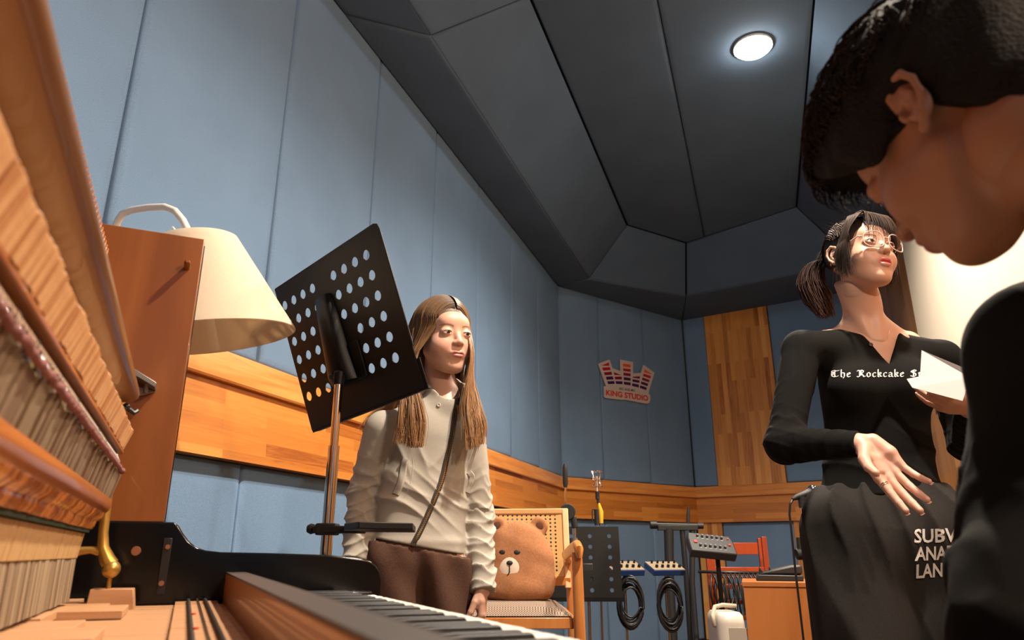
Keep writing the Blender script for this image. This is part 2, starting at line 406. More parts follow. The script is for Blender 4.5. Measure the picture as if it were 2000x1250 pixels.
# recessed downlights
M_GLOW = bpy.data.materials.new('lamp_diffuser'); M_GLOW.use_nodes = True
nt = M_GLOW.node_tree; nt.nodes.clear(); e = nt.nodes.new('ShaderNodeEmission'); e.inputs[0].default_value = (1, .93, .82, 1); e.inputs[1].default_value = 150
oo = nt.nodes.new('ShaderNodeOutputMaterial'); nt.links.new(e.outputs[0], oo.inputs[0])
M_WHITE = mat('white_paint', (.8, .8, .78), .4)
LN = ['round white glowing downlight flush in the dark blue ceiling', 'round downlight in the ceiling above the seated player']
for i, (lx, ly, pw, cone_) in enumerate(LAMPS):
    t = thing('ceiling_downlight', LN[i], 'ceiling light', (lx, ly, CEIL-.012), group=None)
    obj('trim_ring', MB().lathe([(.098, .012), (.104, .012), (.104, .0), (.101, -.001), (.098, .0), (.098, .012)], 40), M_WHITE, t)
    obj('diffuser', MB().lathe([(0, -.034), (.03, -.033), (.06, -.028), (.085, -.016), (.097, -.003), (.097, .010), (0, .010)], 40), M_GLOW, t)
t = thing('added_spotlight', 'black spot can added out of sight behind the camera for front light', 'ceiling light', (ADDED_SPOT[0], ADDED_SPOT[1], ADDED_SPOT[2]))
q_ = (Vector((-0.5, 1.9, 1.3))-Vector(ADDED_SPOT[:3])).to_track_quat('-Z', 'Y').to_matrix().to_4x4()
M_CANB = mat('spot_can_black', (.02, .02, .02), .5)
obj('can', MB().lathe([(.060, -.02), (.064, -.02), (.064, .10), (.040, .125), (0, .125), (0, .115), (.036, .112), (.060, .095), (.060, -.02)], 32, M=q_), M_CANB, t, smooth=50)
obj('lamp_face', MB().lathe([(0, .03), (.058, .03), (.058, .034), (0, .034)], 32, M=q_), M_GLOW, t)
obj('stem', MB().tube([(0, 0, .10), (0, 0, .30)], .008, 10), M_CANB, t)
t = thing('added_wall_sconce', 'small open wall lamp added out of sight on the right wall for low side light', 'lamp', ADDED_SCONCE[:3], math.atan2(D4[1], D4[0]))
obj('bracket', MB().tube([(0, -.03, -.06), (0, .07, -.06)], .008, 10).tube([(0, -.0, -.062), (0, 0, -.04)], .018, 12), M_CANB, t); obj('wall_plate', MB().tube([(0, .075, -.06), (0, .060, -.06)], .045, 20), M_CANB, t)
# white projection screen hanging on the right wall
M_SCREEN = mat('screen_white', (.62, .54, .43), .8)
# ------------------------------------------------------------------ upright piano (frame: x towards the player, y along the keyboard, z up)
PA = math.atan2(455/455*math.sin(math.radians(23.497)), math.cos(math.radians(23.497)))
M_VENEER = wood('brown_veneer', [(.27, .095, .020), (.22, .068, .012), (.155, .043, .007)], (9, 9, 1.2), 1.3, .38, coat=.35, bstr=.02)
M_BLACK = mat('black_lacquer', (.004, .004, .0045), .14, spec=.35)
M_BLACKM = mat('black_satin', (.009, .009, .010), .35)
M_TAN = wood('action_maple', [(.70, .42, .21), (.60, .33, .145), (.42, .20, .075)], (20, 2, 20), 2.0, .5)
M_TAN2 = wood('action_maple_darker', [(.56, .28, .11), (.46, .21, .075), (.34, .14, .045)], (20, 2, 20), 2.0, .5)
M_CREAM = wood('action_cream_wood', [(.60, .42, .22), (.52, .34, .16), (.42, .26, .11)], (6, 6, 1), 2.0, .55)
M_GREYW = wood('action_grey_wood', [(.25, .18, .11), (.19, .135, .08), (.12, .085, .05)], (8, 8, 1), 2.0, .6)
M_ORW = wood('action_orange_wood', [(.36, .125, .026), (.29, .09, .018), (.20, .052, .010)], (3, 1, 20), 2.0, .35, coat=.3)
M_KEYW = wood('key_stick_wood', [(.50, .29, .155), (.44, .235, .115), (.33, .155, .07)], (1.5, 30, 30), 2.0, .5)
M_PINK = fabric('pink_felt', (.20, .085, .085), (.34, .16, .15), 300, blotch=.4)
M_GREEN = mat('green_felt', (.012, .03, .012), .95)
M_IVORY = mat('ivory_plastic', (.85, .80, .72), .25)
M_EBONY = mat('black_key_plastic', (.006, .006, .007), .42, spec=.3)
M_BRASS = mat('aged_brass', (.50, .30, .07), .34, metal=.75)
M_STEEL = mat('steel', (.55, .55, .55), .25, metal=1)
M_IRON = mat('gold_iron_plate', (.30, .18, .05), .45, metal=.5)
M_NAME = mat('board_charcoal_top', (.04, .034, .032), .5)
M_FEED = wood('board_orange_face', [(.33, .115, .02), (.26, .08, .013)], (9, 1, 9), 1.5, .4, coat=.2)
M_CORD = mat('dark_cord', (.03, .022, .018), .8)
M_RED = mat('red_felt', (.5, .04, .02), .9)
PO = (.0, .70, 0.0)
ca, sa = math.cos(PA), math.sin(PA)
piano = thing('upright_piano', 'opened upright piano with bare hammer action, brown side panel and glossy black key cheek', 'piano',
              (PO[0]*ca-PO[1]*sa, PO[0]*sa+PO[1]*ca, 0), PA)
def pobj(name, mb, m, parent=None, **k): 
    return obj(name, mb, m, parent or piano, off=PO, **k)
U0, U1 = -.12, 1.45
# side cheeks with the rounded arm
def arc(c, r, a0, a1, n=7, e=1): return [(c[0]+r*math.cos(math.radians(a0+(a1-a0)*i/n)), c[1]+e*r*math.sin(math.radians(a0+(a1-a0)*i/n))) for i in range(n+1)]
cheek = [(-.50, .60), (.352, .60), (.356, .675)]+[(.356, .690), (.352, .704), (.344, .716), (.332, .725), (.315, .730)]+[(.25, .7365), (.14, .740), (.06, .7415), (.034, .7445), (.018, .750), (.005, .760), (-.006, .773), (-.015, .786), (-.024, .792), (-.50, .792)]
for u in (U1, U0-.05):
    pobj('key_cheek', MB().prism(cheek, u, u+.05, 'y'), M_BLACK, bevel=.003, seg=3)
    s = pobj('side_panel', MB().prism([(-.50, .792), (-.04, .792), (-.04, 1.338), (-.50, 1.338)], u+.002, u+.040, 'y').prism([(-.50, .792), (-.0385, .792), (-.0385, 1.3395), (-.50, 1.3395)], u+.0402, u+.048, 'y', 1), [M_VENEER, M_BLACK], bevel=.0015)
    pobj('lower_side', MB().box((-.50, u+.004, .02), (-.03, u+.046, .60)), M_BLACK, bevel=.003)
    l = MB().box((.26, u+.004, .06), (.32, u+.046, .60)); l.box((-.03, u+.004, .02), (.33, u+.046, .07)); pobj('leg', l, M_BLACK, bevel=.004)
# screws and bushings on the inside of the far cheek
for v, z_, r in ((-.077, .743, .0085), (-.028, .750, .0045), (-.030, .690, .005)):
    pobj('screw', MB().tube([(v, U1+.001, z_), (v, U1-.004, z_)], [r, r*.85], 16), mat('copper_screw', (.32, .13, .07), .4, metal=.6))
pobj('hinge_plate', MB().box((-.036, U1-.0015, .672), (-.022, U1+.001, .765)), M_BLACKM, bevel=.001)
pobj('peg', MB().tube([(-.064, U1+.002, 1.272), (-.064, U1-.020, 1.275), (-.064, U1-.026, 1.276)], [.0055, .006, .003], 16), M_VENEER)
# steel bracket on the side panel
b = MB().prism([(-.128, 1.045), (-.085, 1.022), (-.083, 1.030), (-.126, 1.054)], U1-.045, U1+.001, 'y')
b.prism([(-.150, 1.035), (-.084, 1.022), (-.120, 1.008), (-.150, 1.012)], U1-.004, U1-.001, 'y')
b.tube([(-.10, U1-.02, 1.015), (-.10, U1-.02, 1.04)], .004, 10); pobj('panel_bracket', b, mat('dull_steel', (.30, .29, .27), .45, metal=.9), bevel=.0006)
# keybed, fronts, back
pobj('keybed', MB().box((-.30, U0, .570), (.345, U1, .630)), M_BLACK, bevel=.003)
pobj('key_slip', MB().box((.338, U0, .612), (.352, U1, .652)), M_BLACK, bevel=.003)
pobj('lower_panel', MB().box((-.06, U0, .09), (-.04, U1, .57)).box((-.07, U0, .02), (-.03, U1, .085)), M_BLACK, bevel=.002)
pobj('back_frame', MB().box((-.50, U0, .02), (-.44, U1, 1.335)), M_VENEER, bevel=.002)
pobj('lid', MB().box((-.51, U0-.05, 1.341), (-.235, U1+.05, 1.362)), M_BLACK, bevel=.004)
pobj('iron_plate', MB().box((-.40, U0+.01, .64), (-.37, U1-.01, 1.0)), M_IRON, bevel=.004)
st = MB()
for k in range(150): u = U0+.03+k*(U1-U0-.06)/149; st.cyl((-.350, u, .64), (-.350, u, 1.27), .0006, 5)
o = pobj('strings', st, M_STEEL); o['kind'] = 'stuff'
# pin block plank; raised wedges stand in for the hammer heads' shadows
pb = MB().box((-.30, U0+.005, 1.06), (-.2035, U1-.004, 1.284))
for k in range(76):
    u = U0+.02+k*.0203
    pb.prism([(u, 1.07), (u+.0165, 1.07), (u+.0165, 1.25), (u+.009, 1.282), (u, 1.27)], -.2037, -.199, 'x')
pobj('pin_block', pb, M_ORW, bevel=.001)
# rail above the hammers: square batten with a rounded outer edge, slightly lower at the treble end
def loft(mb, profA, profB, ya, yb, n=10, mi=0):
    vs = []; m = len(profA)
    for i in range(n+1):
        t = i/n; vs += [(p[0]+(q[0]-p[0])*t, ya+(yb-ya)*t, p[1]+(q[1]-p[1])*t) for p, q in zip(profA, profB)]
    fs = [(i*m+j, (i+1)*m+j, (i+1)*m+(j+1) % m, i*m+(j+1) % m) for i in range(n) for j in range(m)]+[tuple(range(m)), tuple(range(n*m+m-1, n*m-1, -1))]
    mb.add(vs, fs, mi)
def railp(dz): return [(-.138, .968+dz), (-.108, .9725+dz), (-.103, .9755+dz), (-.100, .980+dz), (-.099, .986+dz), (-.101, .993+dz), (-.106, .998+dz), (-.138, .998+dz)]
mb = MB(); loft(mb, railp(.030), railp(.002), U0+.10, 1.305); pobj('hammer_rail', mb, wood('rail_beech', [(.19, .085, .020), (.14, .055, .012), (.09, .030, .006)], (12, 1, 12), 1.5, .4, coat=.25), smooth=50)
pobj('rail_end_spring', MB().tube([(-.116, 1.308, .965), (-.110, 1.312, .962), (-.104, 1.314, .958), (-.100, 1.318, .963)], .004, 8).sphere((-.116, 1.306, .966), .006), M_BLACKM)
# --- action, one piece of each kind per note
N = 88; SP_ = 1.135/87; UA = .165
def rowu(k): return UA+k*SP_
def jit(s): return random.uniform(-s, s)
def action_row(name, polys, mats, width, dz=0, dx=0, mod=None, bev=.0006):
    """polys: list of (profile, material index); shared meshes, one object per note"""
    vars_ = []
    for vi in range(len(mats)):
        mb = MB()
        for p in polys: mb.prism(p, -width/2, width/2, 'y')
        o = pobj(name, mb, mats[vi], bevel=bev); vars_.append(o)
    used = [False]*len(mats); out = []
    for k in range(N):
        i = random.randrange(len(mats))
        if not used[i]: o = vars_[i]; used[i] = True
        else:
            o = vars_[i].copy(); COL.objects.link(o)
        o.location = (jit(dx), rowu(k), jit(dz)); 
        if mod: mod(o, k)
        out.append(o)
    return out
# pobj subtracts PO from the mesh; locations are therefore in frame units directly
action_row('hammer_shank', [[(-.1085, .8955), (-.0985, .924), (-.112, .938), (-.150, .945), (-.150, .925), (-.125, .905)]], [M_TAN, M_TAN, M_TAN2], .0122, dz=.0012, dx=.0012)
mb = MB(); mb.box((-.124, UA-.03, .8895), (-.1085, 1.303, .8955)); pobj('hammer_butt_ledge', mb, M_ORW, bevel=.0015)
wires = MB()
for k in range(N):
    u = rowu(k); wires.tube([(-.118, u+.003, .8890), (-.112, u+.002, .878), (-.116, u-.001, .864), (-.124, u, .852)], .0009, 6)
    wires.tube([(-.120, u-.003, .8890), (-.114, u-.004, .874), (-.124, u-.002, .860)], .0008, 6)
action_row('damper_wire_block', [[(-.150, .862), (-.114, .862), (-.117, .884), (-.150, .889)]], [M_GREYW, M_CORD, mat('olive_felt', (.16, .12, .03), .9)], .0085, dz=.002, dx=.004)
o = pobj('bridle_wires', wires, M_STEEL); o['kind'] = 'stuff'
# pink felt strip: lumpy roll
mb = MB(); pts = []; 
for i in range(180): pts.append((-.1045+jit(.0012), UA-.03+i*(1.29-UA+.03)/179, .8615+jit(.0010)))
mb.tube(pts, [.0034+jit(.0006) for _ in pts], 8); pobj('felt_strip', mb, M_PINK, smooth=180)
action_row('bridle_strap_block', [[(-.150, .818), (-.1175, .820), (-.108, .8585), (-.150, .862)]], [M_GREYW, M_GREYW, mat('dusty_brown', (.15, .09, .05), .7)], .0118, dz=.001, dx=.0022)
# long orange rail and the curved whippens hanging below it
mb = MB(); mb.prism([(-.150, .797), (-.120, .797), (-.1145, .803), (-.1125, .812), (-.1155, .8205), (-.122, .825), (-.150, .825)], UA-.03, 1.300, 'y'); pobj('action_rail', mb, M_ORW, bevel=.002)
wh = [(-.119, .7985), (-.1215, .792), (-.1290, .786), (-.1300, .780), (-.1335, .7745), (-.150, .7745), (-.150, .7985)]
action_row('whippen', [wh], [M_ORW, wood('whippen_light', [(.66, .30, .09), (.52, .20, .05)], (3, 3, 20), 2, .3, coat=.4)], .0108, dz=.0006, dx=.0012)
pobj('green_felt_strip', MB().box((-.17, UA-.03, .7695), (-.1365, 1.300, .7738)), M_GREEN)
action_row('jack_block', [[(-.175, .7325), (-.1470, .7325), (-.1425, .7685), (-.175, .7685)]], [M_CREAM], .0127, dx=.0005)
action_row('sticker', [[(-.170, .672), (-.1480, .672), (-.1485, .7318), (-.170, .7318)]], [M_GREYW, wood('sticker_light', [(.32, .24, .15), (.22, .16, .10)], (8, 8, 1), 2, .6)], .0118, dx=.0012)
# brass action bracket with its ball foot at the treble end
def bracket(u):
    t = pobj('action_bracket', MB().tube([(-.127, u, 1.0), (-.128, u, .93), (-.125, u, .86), (-.124, u, .81), (-.122, u, .77), (-.119, u, .748), (-.110, u, .730), (-.104, u, .722)], [.006, .006, .0065, .0075, .0075, .009, .0115, .012], 14)
        .tube([(-.120, u, .742), (-.135, u, .7445), (-.155, u, .742)], [.0075, .0055, .007], 12)
        .sphere((-.102, u-.003, .716), .0135, 20).tube([(-.102, u, .705), (-.102, u, .686)], .0035, 10), M_BRASS, smooth=60)
bracket(1.345); bracket(U0+.03)
for _u in (1.335, U0+.01): pobj('bracket_block', MB().prism([(-.130, .640), (-.058, .640), (-.066, .687), (-.126, .687)], _u, _u+.04, 'y'), M_KEYW, bevel=.0015)
pobj('key_frame', MB().box((-.28, U0+.01, .630), (.33, U1-.002, .637)), M_KEYW)
# keys: stick, balance strip, then the playing surface
KU0, NW = .192, 52; KW = (1.425-KU0)/NW; blk = set()
for w_ in range(NW-1):
    if (w_+5) % 7 in (0, 1, 3, 4, 5): blk.add(w_)      # w_=0 is A
wk = MB().box((.128, -KW/2+.0006, .645), (.334, KW/2-.0006, .665)); wk.box((.331, -KW/2+.0006, .6625), (.336, KW/2-.0006, .6655))
ks = MB().box((-.26, -KW/2+.001, .639), (.13, KW/2-.001, .656))
kb = MB().box((-.20, -KW*.46, .6562), (-.095, KW*.46, .6665)); kc = MB().box((-.004, -KW/2+.001, .6562), (.062, KW/2-.001, .6615))
def key_part(mb, m, name, **k): return pobj(name, mb, m, **k)
white0 = pobj('white_key', wk, M_IVORY, bevel=.0012, seg=3); stick0 = obj('key_stick', ks, M_KEYW, white0, bevel=.0006)
cap0 = obj('capstan_block', kb, M_KEYW, white0, bevel=.001); bal0 = obj('balance_block', kc, M_KEYW, white0, bevel=.0006)
pin0 = obj('balance_pin', MB().cyl((.030, 0, .6615), (.030, 0, .6665), .0016, 8), M_STEEL, white0)
# the sub-parts are modelled in the same coordinates as the key, so they share its offset
for o in (stick0, cap0, bal0, pin0): o.data.transform(Matrix.Translation((-PO[0], -PO[1], -PO[2])))
for k in range(NW):
    if k == 0: r_ = white0; ch = [stick0, cap0, bal0, pin0]
    else:
        r_ = white0.copy(); COL.objects.link(r_); ch = []
        for c in (stick0, cap0, bal0, pin0): d = c.copy(); COL.objects.link(d); d.parent = r_; ch.append(d)
    r_.location = (0, KU0+(k+.5)*KW, jit(.0003))
    ch[1].location = ((.0, -.045, .03)[(k//5) % 3]*1.0, 0, (.0, .003, .0015)[(k//5) % 3])
bk = MB(); bp = [(.104, .650), (.286, .650), (.283, .6665), (.276, .6765), (.104, .6775)]; bk.prism(bp, -.0052, .0052, 'y')
black0 = pobj('black_key', bk, M_EBONY, bevel=.0018, seg=3); first = True
for w_ in sorted(blk):
    o = black0 if first else black0.copy()
    if not first: COL.objects.link(o)
    first = False; o.location = (0, KU0+(w_+1)*KW, 0)
for u, d in ((1.427, .021), (U0+.002, .30)): pobj('key_block', MB().box((.105, u, .637), (.335, u+d, .672)), M_BLACK, bevel=.004)
cord = MB()
for v0 in (.016, .042):
    for ph in (0, PI):
        cord.tube([(v0+.0016*math.cos(i*.9+ph), .30+i*.0042, .6642+.0016*math.sin(i*.9+ph)) for i in range(int(1.12/.0042))], .0015, 6)
pobj('balance_rail_cord', cord, M_CORD, smooth=180)
pass
for u in (.86, 1.06): pobj('red_punching', MB().lathe([(0, .001), (.0032, .001), (.0032, -.001), (0, -.001)], 12, (.020, u, .6665)), M_RED)
mb = MB().box((.0725, U0, .652), (.1045, U1-.002, .7045), 0); mb.box((.0725, U0, .7045), (.1045, U1-.002, .7075), 1).box((.1045, U0, .652), (.107, U1-.002, .7075), 1)
pobj('name_board', mb, [M_FEED, M_NAME], bevel=.0012)
# ------------------------------------------------------------------ shared builders for the furniture
def basis(O, X, Y, Z):
    M = Matrix.Identity(4)
    for i, v in enumerate((X, Y, Z)):
        for j in range(3): M[j][i] = v[j]
    M.translation = Vector(O); return M
def perf(xc, yc, holes, r, n=16, ex=1.0, skip=()):
    """flat sheet in xy with round holes: xc, yc cell boundaries, holes = set of (i, j) cells"""
    mb = MB()
    for i in range(len(xc)-1):
        for j in range(len(yc)-1):
            x0, x1, y0, y1 = xc[i], xc[i+1], yc[j], yc[j+1]
            if (i, j) in skip: continue
            if (i, j) not in holes: mb.add([(x0, y0, 0), (x1, y0, 0), (x1, y1, 0), (x0, y1, 0)], [(0, 1, 2, 3)]); continue
            cx, cy = (x0+x1)/2, (y0+y1)/2; hx, hy = (x1-x0)/2, (y1-y0)/2; vs = []
            for k in range(n):
                a = 2*PI*(k+.5)/n; c, s = math.cos(a), math.sin(a); q = min(hx/abs(c), hy/abs(s)); vs.append((cx+c*q, cy+s*q, 0))
            # put exact corners in
            for k in range(n):
                a = 2*PI*(k+.5)/n; vs.append((cx+r*math.cos(a), cy+r*ex*math.sin(a), 0))
            fs = [(k, (k+1) % n, n+(k+1) % n, n+k) for k in range(n)]
            b = len(vs); cs = [(x1, y1, 0), (x0, y1, 0), (x0, y0, 0), (x1, y0, 0)]; vs += cs
            for ci, (qx, qy, _) in enumerate(cs):
                ang = math.atan2(qy-cy, qx-cx) % (2*PI); k = int(ang/(2*PI/n)-.5) % n
                fs.append((k, b+ci, (k+1) % n))
            mb.add(vs, fs)
    return mb
def text_geo(txt, size=1.0, bold=0.0, res=3, align='CENTER', space=1.0):
    cu = bpy.data.curves.new('t', 'FONT'); cu.body = txt; cu.size = size; cu.offset = bold; cu.resolution_u = res; cu.align_x = align
    cu.space_character = space; cu.fill_mode = 'BOTH'
    ob = bpy.data.objects.new('t', cu); COL.objects.link(ob); dg = bpy.context.evaluated_depsgraph_get()
    me = bpy.data.meshes.new_from_object(ob.evaluated_get(dg)); vs = [tuple(v.co) for v in me.vertices]; fs = [tuple(p.vertices) for p in me.polygons]
    bpy.data.objects.remove(ob); bpy.data.curves.remove(cu); bpy.data.meshes.remove(me); return vs, fs
def wall_sz(px, py, P, D):
    r = ray(px, py); det = -r[0]*D[1]+r[1]*D[0]; t = (-P[0]*D[1]+P[1]*D[0])/det
    return ((r[0]*t-P[0])*D[0]+(r[1]*t-P[1])*D[1], CH+r[2]*t)
M_STAND = mat('stand_black_enamel', (.006, .0055, .005), .5, spec=.22)
M_STANDM = mat('stand_black_rough', (.012, .012, .012), .55)
M_CHROME = mat('chrome', (.75, .72, .68), .12, metal=1)
M_RUB = mat('black_rubber', (.012, .012, .012), .7)
def tripod(t, h, spread=.28, r=.011, rot=0, lh=.42, mt=None):
    for k in range(3):
        a = rot+k*2*PI/3; c, s = math.cos(a), math.sin(a)
        l = obj('leg', MB().tube([(c*.018, s*.018, lh), (c*spread*.96, s*spread*.96, .03), (c*spread, s*spread, .012)], r*.72, 8), mt or M_STAND, t)
        obj('foot', MB().sphere((c*spread, s*spread, .014), .014, 10), M_RUB, l)
        obj('brace', MB().tube([(c*.016, s*.016, .16), (c*spread*.55, s*spread*.55, .2)], r*.5, 6), mt or M_STAND, t)
    obj('collar', MB().lathe([(.0, lh-.03), (.024, lh-.03), (.026, lh-.02), (.026, lh+.02), (.020, lh+.03), (0, lh+.03)], 16), M_STANDM, t)
# ------------------------------------------------------------------ tall floor lamp with a cream shade, behind the piano
lamp = thing('floor_lamp', 'floor lamp with cream cone shade and curved white neck behind the piano side panel', 'lamp', at(370, 560, 1.6)*1)
lx, ly = at(370, 560, 1.6)[:2]; lamp.location = (lx, ly, 0)
zt = at(370, 468, 1.6).z; zb = at(370, 657, 1.6).z
M_SHADE = fabric('shade_cotton', (.80, .70, .55), (.88, .79, .64), 260, blotch=.04, bstr=.08)
_tr = nd(M_SHADE, 'ShaderNodeBsdfTranslucent'); _tr.inputs['Color'].default_value = (.85, .68, .48, 1); _mx = nd(M_SHADE, 'ShaderNodeMixShader'); _mx.inputs[0].default_value = .42
_out = [n for n in M_SHADE.node_tree.nodes if n.type == 'OUTPUT_MATERIAL'][0]; lk(M_SHADE, bsdf(M_SHADE), 'BSDF', _mx, 1); lk(M_SHADE, _tr, 'BSDF', _mx, 2); lk(M_SHADE, _mx, 'Shader', _out, 'Surface')
M_LAMPW = mat('lamp_white_enamel', (.80, .76, .70), .35)
Rt, Rb = .092, .208; prof = [(Rt-.010, zt-.003), (Rt-.002, zt), (Rt+.003, zt-.003), (Rt+.010, zt-.018), (Rb-.002, zb+.006), (Rb, zb), (Rb-.003, zb-.001), (Rb-.006, zb+.004), (Rt+.004, zt-.022), (Rt-.006, zt-.010)]
MT = Matrix.Translation((0, 0, zt)) @ Matrix.Rotation(math.radians(-9), 4, 'Y') @ Matrix.Rotation(math.radians(8), 4, 'X') @ Matrix.Translation((0, 0, -zt))
obj('lamp_shade', MB().lathe(prof, 64, M=MT), M_SHADE, lamp, smooth=60)
sp = MB()
for k in range(3): a = k*2*PI/3+.3; sp.cyl((0, 0, zt-.03), (math.cos(a)*(Rt-.004), math.sin(a)*(Rt-.004), zt-.006), .002, 8)
obj('shade_spider', sp, M_LAMPW, lamp)
obj('socket', MB().lathe([(0, zt+.002), (.008, zt+.002), (.010, zt-.03), (.019, zt-.05), (.02, zt-.10), (0, zt-.10)], 20), M_STANDM, lamp)
obj('bulb', MB().sphere((0, 0, zt-.15), (.032, .032, .05), 20), mat('bulb_opal', (.9, .88, .8), .3), lamp)
pole = at(226, 440, 1.66); px_, py_ = pole.x-lx, pole.y-ly
n0 = [(px_, py_, .03), (px_, py_, 1.50)]
cr = [at(232, 428, 1.655), at(240, 417, 1.65), at(258, 410, 1.645), at(290, 405, 1.635), at(322, 404, 1.625), at(342, 412, 1.615), at(357, 430, 1.61), at(366, 448, 1.60)]
obj('neck', MB().tube([(px_, py_, .03), (px_, py_, 1.42), (px_, py_, at(226, 442, 1.66).z)]+[(p.x-lx, p.y-ly, p.z) for p in cr]+[(0, 0, zt)], .0088, 14), M_LAMPW, lamp, smooth=80)
obj('neck_ferrule', MB().tube([(0, 0, zt+.004), (0.000, 0, zt+.022)], .0098, 14), M_STANDM, lamp)
obj('base', MB().lathe([(0, 0), (.125, 0), (.13, .006), (.128, .016), (.03, .026), (.014, .04), (0, .04)], 40, (px_*.55, py_*.55, 0)).tube([(px_*.55, py_*.55, .02), (px_, py_, .034)], .012, 10), M_LAMPW, lamp)
# ------------------------------------------------------------------ big black music stand, desk seen from behind and rolled over
Od = Vector((-.4258, 1.7243, 1.2635)); wd = Vector((.71464, -.69267, .09744)); hd = Vector((.29234, .16921, -.94123)); ndn = Vector((.63548, .70112, .32342))
stp = at(662, 742, 1.70)
stand = thing('music_stand', 'large black music stand with tilted perforated desk on a chrome pole, beside the girl', 'music stand', (stp.x, stp.y, 0))
def L_(v): return (v[0]-stp.x, v[1]-stp.y, v[2])
M0 = Matrix.Translation(Vector((-stp.x, -stp.y, 0))) @ basis(Od, wd, hd, ndn)
xcell = [-.236, -.2335, -.1870, -.1405, -.0940, -.0475, .0035, .0505, .0975, .1445, .1915, .236]
ycell = [-.203, -.1725, -.1210, -.0695, -.0180, .0335, .0850, .1365]
xcell = [-.236, -.2325, -.1862, -.1399, -.0936, -.0473, .0038, .0508, .0978, .1448, .1918, .236]
hl = {(i, j) for i in (1, 2, 3, 4) for j in range(1, 7)}|{(i, j) for i in (6, 7, 8, 9) for j in range(1, 7)}
hl = {(i, j) for i, j in hl if not (i == 6 and j >= 4)}
ycell = [-.1725-.0515*0-.0305]+[-.1725+.0515*k for k in range(7)]
holes = {(i, j) for i, j in hl}
mb = perf(xcell, ycell, {(i, j) for i, j in holes if j < 7}, .0125, 20, skip={(10, 0), (0, 0)})
for xi_, xo_, yi_, yo_ in ((xcell[10], xcell[11], ycell[1], ycell[0]), (xcell[1], xcell[0], ycell[1], ycell[0])):
    sg = 1 if xo_ > xi_ else -1; rr_ = .016 if sg > 0 else .002
    arc_ = [(xo_-sg*rr_+sg*rr_*math.sin(k*PI/12), yo_+rr_-rr_*math.cos(k*PI/12), 0) for k in range(7)]
    pl = [(xi_, yi_, 0), (xi_, yo_, 0)]+arc_+[(xo_, yi_, 0)]; mb.add(pl, [tuple(range(len(pl))) if sg > 0 else tuple(range(len(pl)-1, -1, -1))])
# rounded top corners: pull the sheet's top edge corner cells in
v2 = []
for x, y, z_ in mb.v: v2.append((x, y, z_))
mb.v = v2
mb.add([(-.236, .1365, 0), (.236, .1365, 0), (.236, .200, 0), (-.236, .200, 0)], [(0, 1, 2, 3)])
def xf(mb, M): mb.v = [tuple(M @ Vector(v)) for v in mb.v]; return mb
desk = obj('desk', xf(mb, M0), M_STAND, stand, smooth=0)
bmm = bmesh.new(); bmm.from_mesh(desk.data); bmesh.ops.remove_doubles(bmm, verts=bmm.verts, dist=.0004); bmm.to_mesh(desk.data); bmm.free()
so = desk.modifiers.new('thickness', 'SOLIDIFY'); so.thickness = .0022; so.offset = 0
rim = MB().tube([(-.232, -.202, 0), (.222, -.203, 0), (.234, -.198, 0), (.2375, -.186, 0), (.2375, .10, 0)], .0022, 8)
obj('desk_rim', xf(rim, M0), M_STAND, stand)
lip = MB().box((-.238, .132, .001), (.246, .206, .0035)).box((-.230, .2035, .0035), (.236, .206, .022))
obj('desk_lip', xf(lip, M0), M_STAND, stand, bevel=.0008)
brk = MB(); vs = []
for (y, hw, d) in ((-.112, .022, .012), (-.106, .030, .020), (-.05, .034, .028), (.04, .038, .036), (.10, .044, .040), (.118, .046, .030)):
    for k in range(9):
        a = -PI/2+PI*k/8; vs.append((-.028+.10*(y+.1)*0+hw*math.sin(a)*1.0, y, -.002-d*max(0, math.cos(a))**.55))
fs = [(i*9+k, i*9+k+1, (i+1)*9+k+1, (i+1)*9+k) for i in range(5) for k in range(8)]+[tuple(range(8, -1, -1)), tuple(range(45, 54))]
brk.add(vs, fs); obj('desk_bracket', xf(brk, M0), mat('bracket_black', (.004, .004, .004), .42, spec=.25), stand, smooth=60)
bl = MB().box((.02, .03, -.006), (.055, .125, -.001)); obj('bracket_flange', xf(bl, M0), M_STAND, stand, bevel=.002)
obj('bolt', xf(MB().lathe([(0, 0), (.009, 0), (.009, -.006), (.005, -.010), (0, -.010)], 16, (-.028, .098, -.040)), M0), M_STANDM, stand)
zp = stp.z
obj('pole', MB().tube([(0, 0, .50), (0, 0, .98)], .0135, 18).tube([(0, 0, .98), (0, 0, zp)], .0100, 18), M_CHROME, stand)
obj('pole_head', MB().tube([(0, 0, zp-.012), (.0, 0, zp+.01), L_(M0.inverted() and (Od+wd*-.03+hd*.09+ndn*-.02))], [.012, .014, .012], 14), M_STAND, stand)
obj('lower_pole', MB().cyl((0, 0, .10), (0, 0, .52), .016, 18), M_STAND, stand); tripod(stand, 0, .18, .012, .6, .40)
# flat black accessory tray clamped to the pole
tray = thing('accessory_tray', 'flat black accessory tray clamped to the chrome pole of the large music stand', 'tray', (stp.x, stp.y, 0))
def T_(px, py, Y): p = at(px, py, Y); return (p.x-stp.x, p.y-stp.y, p.z)
zt1 = T_(700, 1030, 1.62)[2]
a0 = T_(703, 1018, 1.56); a1 = T_(808, 1025, 1.66); a2 = T_(809, 1036, 1.66)
def flatp(pts, z0, z1): return MB().prism([(p[0], p[1]) for p in pts], z0, z1, 'z')
ztr = stp.z*0+at(740, 1030, 1.60).z
pts = [T_(700, 1030, 1.50), T_(806, 1030, 1.56), T_(812, 1030, 1.78), T_(690, 1030, 1.74), T_(672, 1030, 1.66), T_(672, 1030, 1.58)]
obj('tray_plate', flatp(pts, ztr-.006, ztr+.008), M_STAND, tray, bevel=.002)
obj('tray_arm', MB().prism([(-.03, -.018), (.075, -.03), (.085, .02), (-.03, .018)], ztr-.010, ztr+.006, 'z'), M_STANDM, tray, bevel=.003)
